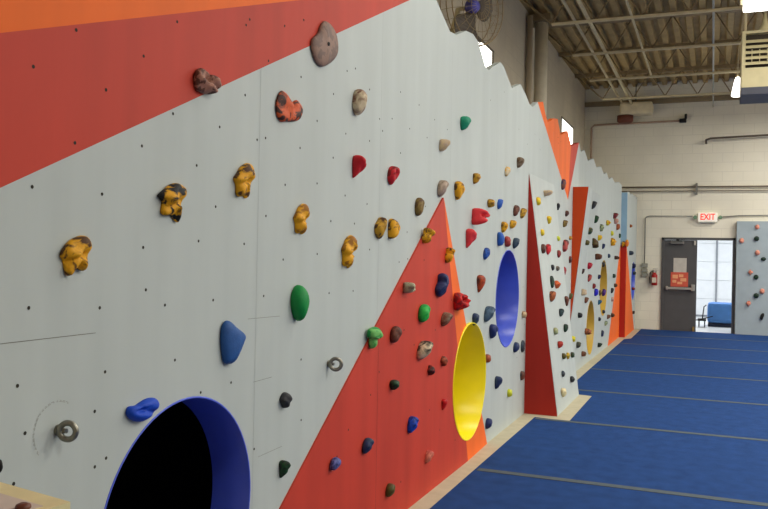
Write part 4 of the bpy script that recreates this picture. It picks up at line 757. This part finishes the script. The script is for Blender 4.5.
# papers on the door
tag(MB().box(-.785, -.52, YF-.004, YF-.001, 1.25, 1.56).build('paper_notice', mat('white paper notice', (196,192,180), .7, noise=.05, scale=12)), 'white paper notice taped on the grey door above the orange sign', 'notice')
t = thing('door_sign', 'orange warning sign on the grey exit door below the white paper', 'sign', (-.65, YF-.005, 1.1))
MB().box(-.835, -.485, YF-.006, YF-.002, .945, 1.255).build('sign_panel', mat('orange sign', (206,92,72), .65, noise=.05), t)
sm = MB()
for (a0, a1, b0, b1) in ((-.8, -.69, 1.12, 1.2), (-.67, -.58, 1.15, 1.21), (-.64, -.52, 1.06, 1.13), (-.8, -.72, 1.03, 1.09), (-.7, -.6, 1.0, 1.05)): sm.box(a0, a1, YF-.0075, YF-.006, b0, b1)
sm.build('sign_marks', mat('yellow sign marks', (232,166,120), .6), t)
# exit sign with lamp heads
t = thing('exit_sign', 'white EXIT sign with red letters above the door', 'sign', (-.125, YF-.02, 2.43))
MB().box(-.31, .07, YF-.09, YF-.001, 2.34, 2.53, .012).build('housing', mat('exit sign housing', (244,240,228), .4, emit=((255,245,225), .25)), t)
MB().box(-.28, .03, YF-.08, YF-.01, 2.315, 2.34, .006).build('battery_case', mat('exit sign base', (170,172,164), .5), t)
cu = bpy.data.curves.new('letters', 'FONT'); cu.body = 'EXIT'; cu.size = .185; cu.extrude = .003; cu.align_x = 'CENTER'; cu.align_y = 'CENTER'; cu.offset = .003
to = bpy.data.objects.new('letters', cu); COL.objects.link(to); to.location = (-.12, YF-.094, 2.436); to.rotation_euler = (PI/2, 0, 0); to.scale = (.78, 1, 1)
cu.materials.append(mat('red letters', (236,64,52), .5, noise=0, emit=((255,50,40), .5)))
dg = bpy.context.evaluated_depsgraph_get(); dg.update()
me = bpy.data.meshes.new_from_object(to.evaluated_get(dg)); lo = bpy.data.objects.new('letters', me); COL.objects.link(lo)
mw = Matrix.Translation((-.12, YF-.094, 2.436)) @ Matrix.Rotation(PI/2, 4, 'X') @ Matrix.Diagonal((.78, 1, 1, 1)); me.transform(mw); bpy.data.objects.remove(to)
lo.name = 'letters'; lo.parent = t; lo.matrix_parent_inverse = t.matrix_basis.inverted()
for sx in (-1, 1):
    cx = -.12+sx*.245
    MB().lathe((cx, YF-.04, 2.43), (0, -1, 0), (1, 0, 0), [(-.03, .02), (0, .035), (.05, .042), (.055, .036)], 16, (True, True)).build('lamp_head', mat('green grey lamp head', (110,140,112), .4), t)
# switch boxes and fire extinguisher
t = thing('switch_box', 'three small grey electric boxes on a conduit left of the extinguisher', 'electric box', (-1.37, YF, 1.3))
for z in (1.18, 1.28, 1.39): MB().box(-1.435, -1.31, YF-.06, YF-.001, z-.042, z+.042, .008).build('box', mat('galvanised box', (150,150,138), .5, .3, noise=.1, scale=30), t)
t = thing('fire_extinguisher', 'red fire extinguisher with silver top hung left of the exit door', 'fire extinguisher', (-1.17, YF-.1, .95))
MB().lathe((-1.165, YF-.09, .96), (0, 0, 1), (1, 0, 0), [(0, .05), (.01, .062), (.22, .062), (.26, .035), (.275, .02)], 20, (True, True)).build('cylinder', mat('extinguisher red', (164,30,26), .3), t)
MB().box(-1.21, -1.12, YF-.155, YF-.151, 1.02, 1.13).build('instruction_label', mat('ext label', (220,210,190), .5), t)
v = MB(); v.box(-1.185, -1.145, YF-.115, YF-.065, 1.235, 1.29, .006); v.box(-1.2, -1.08, YF-.1, YF-.08, 1.28, 1.3); v.box(-1.2, -1.09, YF-.1, YF-.08, 1.315, 1.33); v.build('valve', mat('silver valve', (210,206,196), .3, .5), t)
MB().tube([(-1.18, YF-.09, 1.26), (-1.25, YF-.09, 1.24), (-1.262, YF-.09, 1.12), (-1.25, YF-.1, 1.0)], .012, 8).build('hose', DARK, t)
MB().box(-1.2, -1.13, YF-.03, YF-.001, 1.05, 1.3).build('bracket', GREYM, t)
# grey climbing panel on the far wall, right of the door
t = tag(MB().box(.45, 6.5, 18.33, YF-.001, -.038, 2.35).build('bouldering_wall', mat('painted blue grey plywood', (160,174,180), .6, noise=.04, scale=5)), 'flat blue grey climbing panel on the far wall right of the exit door', 'climbing panel')

# ------------------------------------------------------------------ room beyond the door
wr = mat('bright white paint', (240,242,244), .6, noise=.02)
bk = MB(); bk.box(-1.8, -1.7, YF+.2, YF+5.3, -.04, 2.9); bk.box(2.2, 2.3, YF+.2, YF+5.3, -.04, 2.9); bk.box(-1.8, 2.3, YF+.2, YF+5.3, 2.9, 3.0); bk.box(-1.8, 2.3, YF+5.2, YF+5.3, -.04, 2.9)
struct(bk.build('wall_backroom', wr))
struct(MB().box(-1.7, 2.2, YF+.0, YF+5.2, -.038, -.005).build('floor_backroom', mat('pale polished floor', (226,226,226), .35, noise=.03)))
d2 = bpy.data.objects.new('door_2', None); COL.objects.link(d2); d2.location = (.1, YF+5.1, 0); struct(d2)
pn = MB()
for k in range(5): pn.box(-1.5, 2.0, YF+5.12, YF+5.17, -.005+k*.5, .488+k*.5, .006)
pn.build('door_panel', wr, d2)
sg = MB(); sg.box(.07, .12, YF+5.08, YF+5.12, 0, 2.5); sg.box(-1.5, 2, YF+5.1, YF+5.12, .0, .05); sg.build('door_stile', mat('grey stile', (150,154,160), .5), d2)
mr = MB(); mr.box(-.1, .75, 20.1, 20.72, .075, .545, .09)
t = thing('crash_pad', 'bright blue crash pad on a dark base in the room beyond the door', 'crash pad', (.3, 20.4, 0))
mr.build('pad', mat('bright blue vinyl', (84,136,206), .5, noise=.04), t); MB().box(-.08, .73, 20.12, 20.7, -.003, .075).build('base', mat('dark navy base', (40,46,66), .6), t)
t = thing('pushcart', 'low black cart with a long handle lying left of the blue crash pad', 'cart', (-.25, 20.0, 0))
w = MB(); w.box(-.3, -.12, 19.75, 20.1, .14, .18); w.build('deck', DARK, t)
for a, b_ in ((-.27, 19.8), (-.15, 19.8), (-.27, 20.05), (-.15, 20.05)): MB().lathe((a-.012, b_, .065), (1, 0, 0), (0, 0, 1), [(0, .066), (.024, .066)], 16, (True, True)).build('wheel', DARK, t); MB().box(a-.006, a+.006, b_-.006, b_+.006, .06, .142).build('caster', GREYM, t)
MB().tube([(-.2, 19.9, .18), (-.17, 19.92, .46), (-.12, 19.92, .5)], .014, 6).build('upright', DARK, t); MB().tube([(-.46, 19.7, .14), (-.3, 19.8, .16), (.02, 19.72, .26)], .012, 6).build('handle', DARK, t)
# ------------------------------------------------------------------ unit heater and lamps, upper right
t = thing('unit_heater', 'cream louvred unit heater hanging from the roof at the right picture edge', 'heater', (.75, 10, 3.35))
CRM = mat('cream enamel', (192,182,142), .5, noise=.05)
hx0, hx1, hy0, hy1, hz0, hz1 = .262, 1.1, 10.0, 10.6, 3.38, 4.12
h = MB(); h.box(hx0, hx1, hy0+.06, hy1, hz0+.1, hz1); h.box(hx0, hx0+.035, hy0, hy0+.06, hz0+.1, hz1); h.box(hx1-.035, hx1, hy0, hy0+.06, hz0+.1, hz1)
h.box(hx0+.035, hx1-.035, hy0, hy0+.06, hz1-.03, hz1); h.box(hx0+.035, hx1-.035, hy0, hy0+.06, hz0+.1, hz0+.32); h.build('casing', CRM, t)
MB().box(hx0+.04, hx1-.04, hy0+.045, hy0+.058, hz0+.33, hz1-.04).build('grille_back', mat('dark grille', (54,48,38), .8), t)
for k in range(5):
    z = hz0+.36+k*.062; w = MB(); w.face([(hx0+.03, hy0, z), (hx1-.03, hy0, z), (hx1-.03, hy0+.035, z+.035), (hx0+.03, hy0+.035, z+.035)])
    w.face([(hx0+.03, hy0, z-.006), (hx0+.03, hy0+.035, z+.029), (hx1-.03, hy0+.035, z+.029), (hx1-.03, hy0, z-.006)]); w.face([(hx0+.03, hy0, z-.006), (hx1-.03, hy0, z-.006), (hx1-.03, hy0, z), (hx0+.03, hy0, z)]); w.build('louvre', CRM, t)
w = MB()
for k in range(9): w.box(hx0+.1+k*.08, hx0+.108+k*.08, hy0+.012, hy0+.03, hz0+.36, hz0+.53)
w.build('grille_bars', CRM, t)
MB().box(hx0, hx1, hy0, hy1, hz0+.02, hz0+.1).build('bottom_pan', mat('dark slate pan', (70,72,82), .5), t)
for a in (hx0+.04, hx1-.08):
    for b_ in (hy0+.1, hy1-.1): MB().tube([(a, b_, hz1), (a, b_, ZD-.02)], .008, 6).build('hanger_rod', STEEL, t)
MB().lathe((hx0+.24, hy0+.2, hz1), (0, 0, 1), (1, 0, 0), [(0, .1), (.06, .07), (.12, .03), (.25, .012)], 16, (True, True)).build('hanger_cone', CRM, t)
LAMP = lambda n, s_: mat(n, (255,255,250), .4, noise=0, emit=((255,250,238), s_))
t = thing('bell_lamp', 'small glowing bell shaped lamp hanging left of the unit heater', 'lamp', (.335, 15, 4.3))
MB().lathe((.335, 15, 4.33), (0, 0, 1), (1, 0, 0), [(0, .095), (.02, .1), (.15, .075), (.27, .05), (.32, .03)], 24, (True, True)).build('shade', LAMP('lamp glow bell', 5), t)
MB().tube([(.335, 15, 4.64), (.335, 15, ZD+.06)], .008, 6).build('stem', STEEL, t)
rows = [('glowing white strip lamp above the unit heater, cut by the picture top', .82, 9.0, 4.09)]
extra = [(x, y) for y in (1.6, 5.2, 9.0, 12.8, 16.2) for x in (2.6, 5.6)]  # unseen ceiling lamps added in rows to light the hall
extra += [(-.3, 4.4), (-.3, 7.6)]  # two more unseen ones added to light the climbing wall
def strip_lamp(label, x, y, z, w_, strength, power, group):
    t = thing('strip_lamp', label, 'lamp', (x, y, z), group)
    MB().box(x-w_/2-.03, x+w_/2+.03, y-.2, y+.2, z+.09, z+.16, .01).build('housing', STEEL, t)
    MB().box(x-w_/2, x+w_/2, y-.17, y+.17, z, z+.09, .02).build('diffuser', LAMP('lamp glow strip', strength), t)
    for a in (-w_/3, w_/3): MB().tube([(x+a, y, z+.16), (x+a, y, ZD-.01)], .006, 6).build('hanger', STEEL_DK, t)
    if power:
        la = bpy.data.lights.new('lamp_light', 'AREA'); la.shape = 'RECTANGLE'; la.size = w_; la.size_y = .34; la.energy = power; la.color = (1, .955, .88)
        lo_ = bpy.data.objects.new('lamp_light', la); COL.objects.link(lo_); lo_.location = (x, y, z-.01); lo_.parent = t; lo_.matrix_parent_inverse = t.matrix_basis.inverted()
strip_lamp(rows[0][0], .86, 9.0, 4.09, 1.24, 5, 8, 'strip lamps under the roof')
words_ = ['nearest pair', 'second pair', 'middle pair', 'fourth pair', 'furthest pair']
for i, (x, y) in enumerate(extra):
    lab = ('added strip lamp out of frame, %s, %s one' % (words_[i//2], ('left', 'right')[i % 2])) if i < 10 else ('added strip lamp overhead near the climbing wall, %s one' % ('nearer', 'further')[i-10])
    strip_lamp(lab, x, y, 4.62, 1.24, 14, POWER*(.6 if i < 2 else 1) if i < 10 else POWER*.2, 'strip lamps under the roof')
la = bpy.data.lights.new('backroom_light', 'AREA'); la.shape = 'RECTANGLE'; la.size = 2; la.size_y = 1.5; la.energy = 75; la.color = (.93, .97, 1)
lo_ = bpy.data.objects.new('backroom_light', la); COL.objects.link(lo_); lo_.location = (.1, YF+2.6, 2.85)

# ------------------------------------------------------------------ world and view
wd = bpy.data.worlds.new('world'); scene.world = wd; wd.use_nodes = True
bg = wd.node_tree.nodes['Background']; bg.inputs[0].default_value = (.9, .95, 1, 1); bg.inputs[1].default_value = 1.0
vs_ = scene.view_settings; vs_.view_transform = 'Standard'; vs_.look = 'None'; vs_.gamma = 1; vs_.exposure = EXPOSURE; vs_.use_curve_mapping = False
scene.cycles.max_bounces = 8; scene.cycles.diffuse_bounces = 5; scene.cycles.sample_clamp_indirect = 6
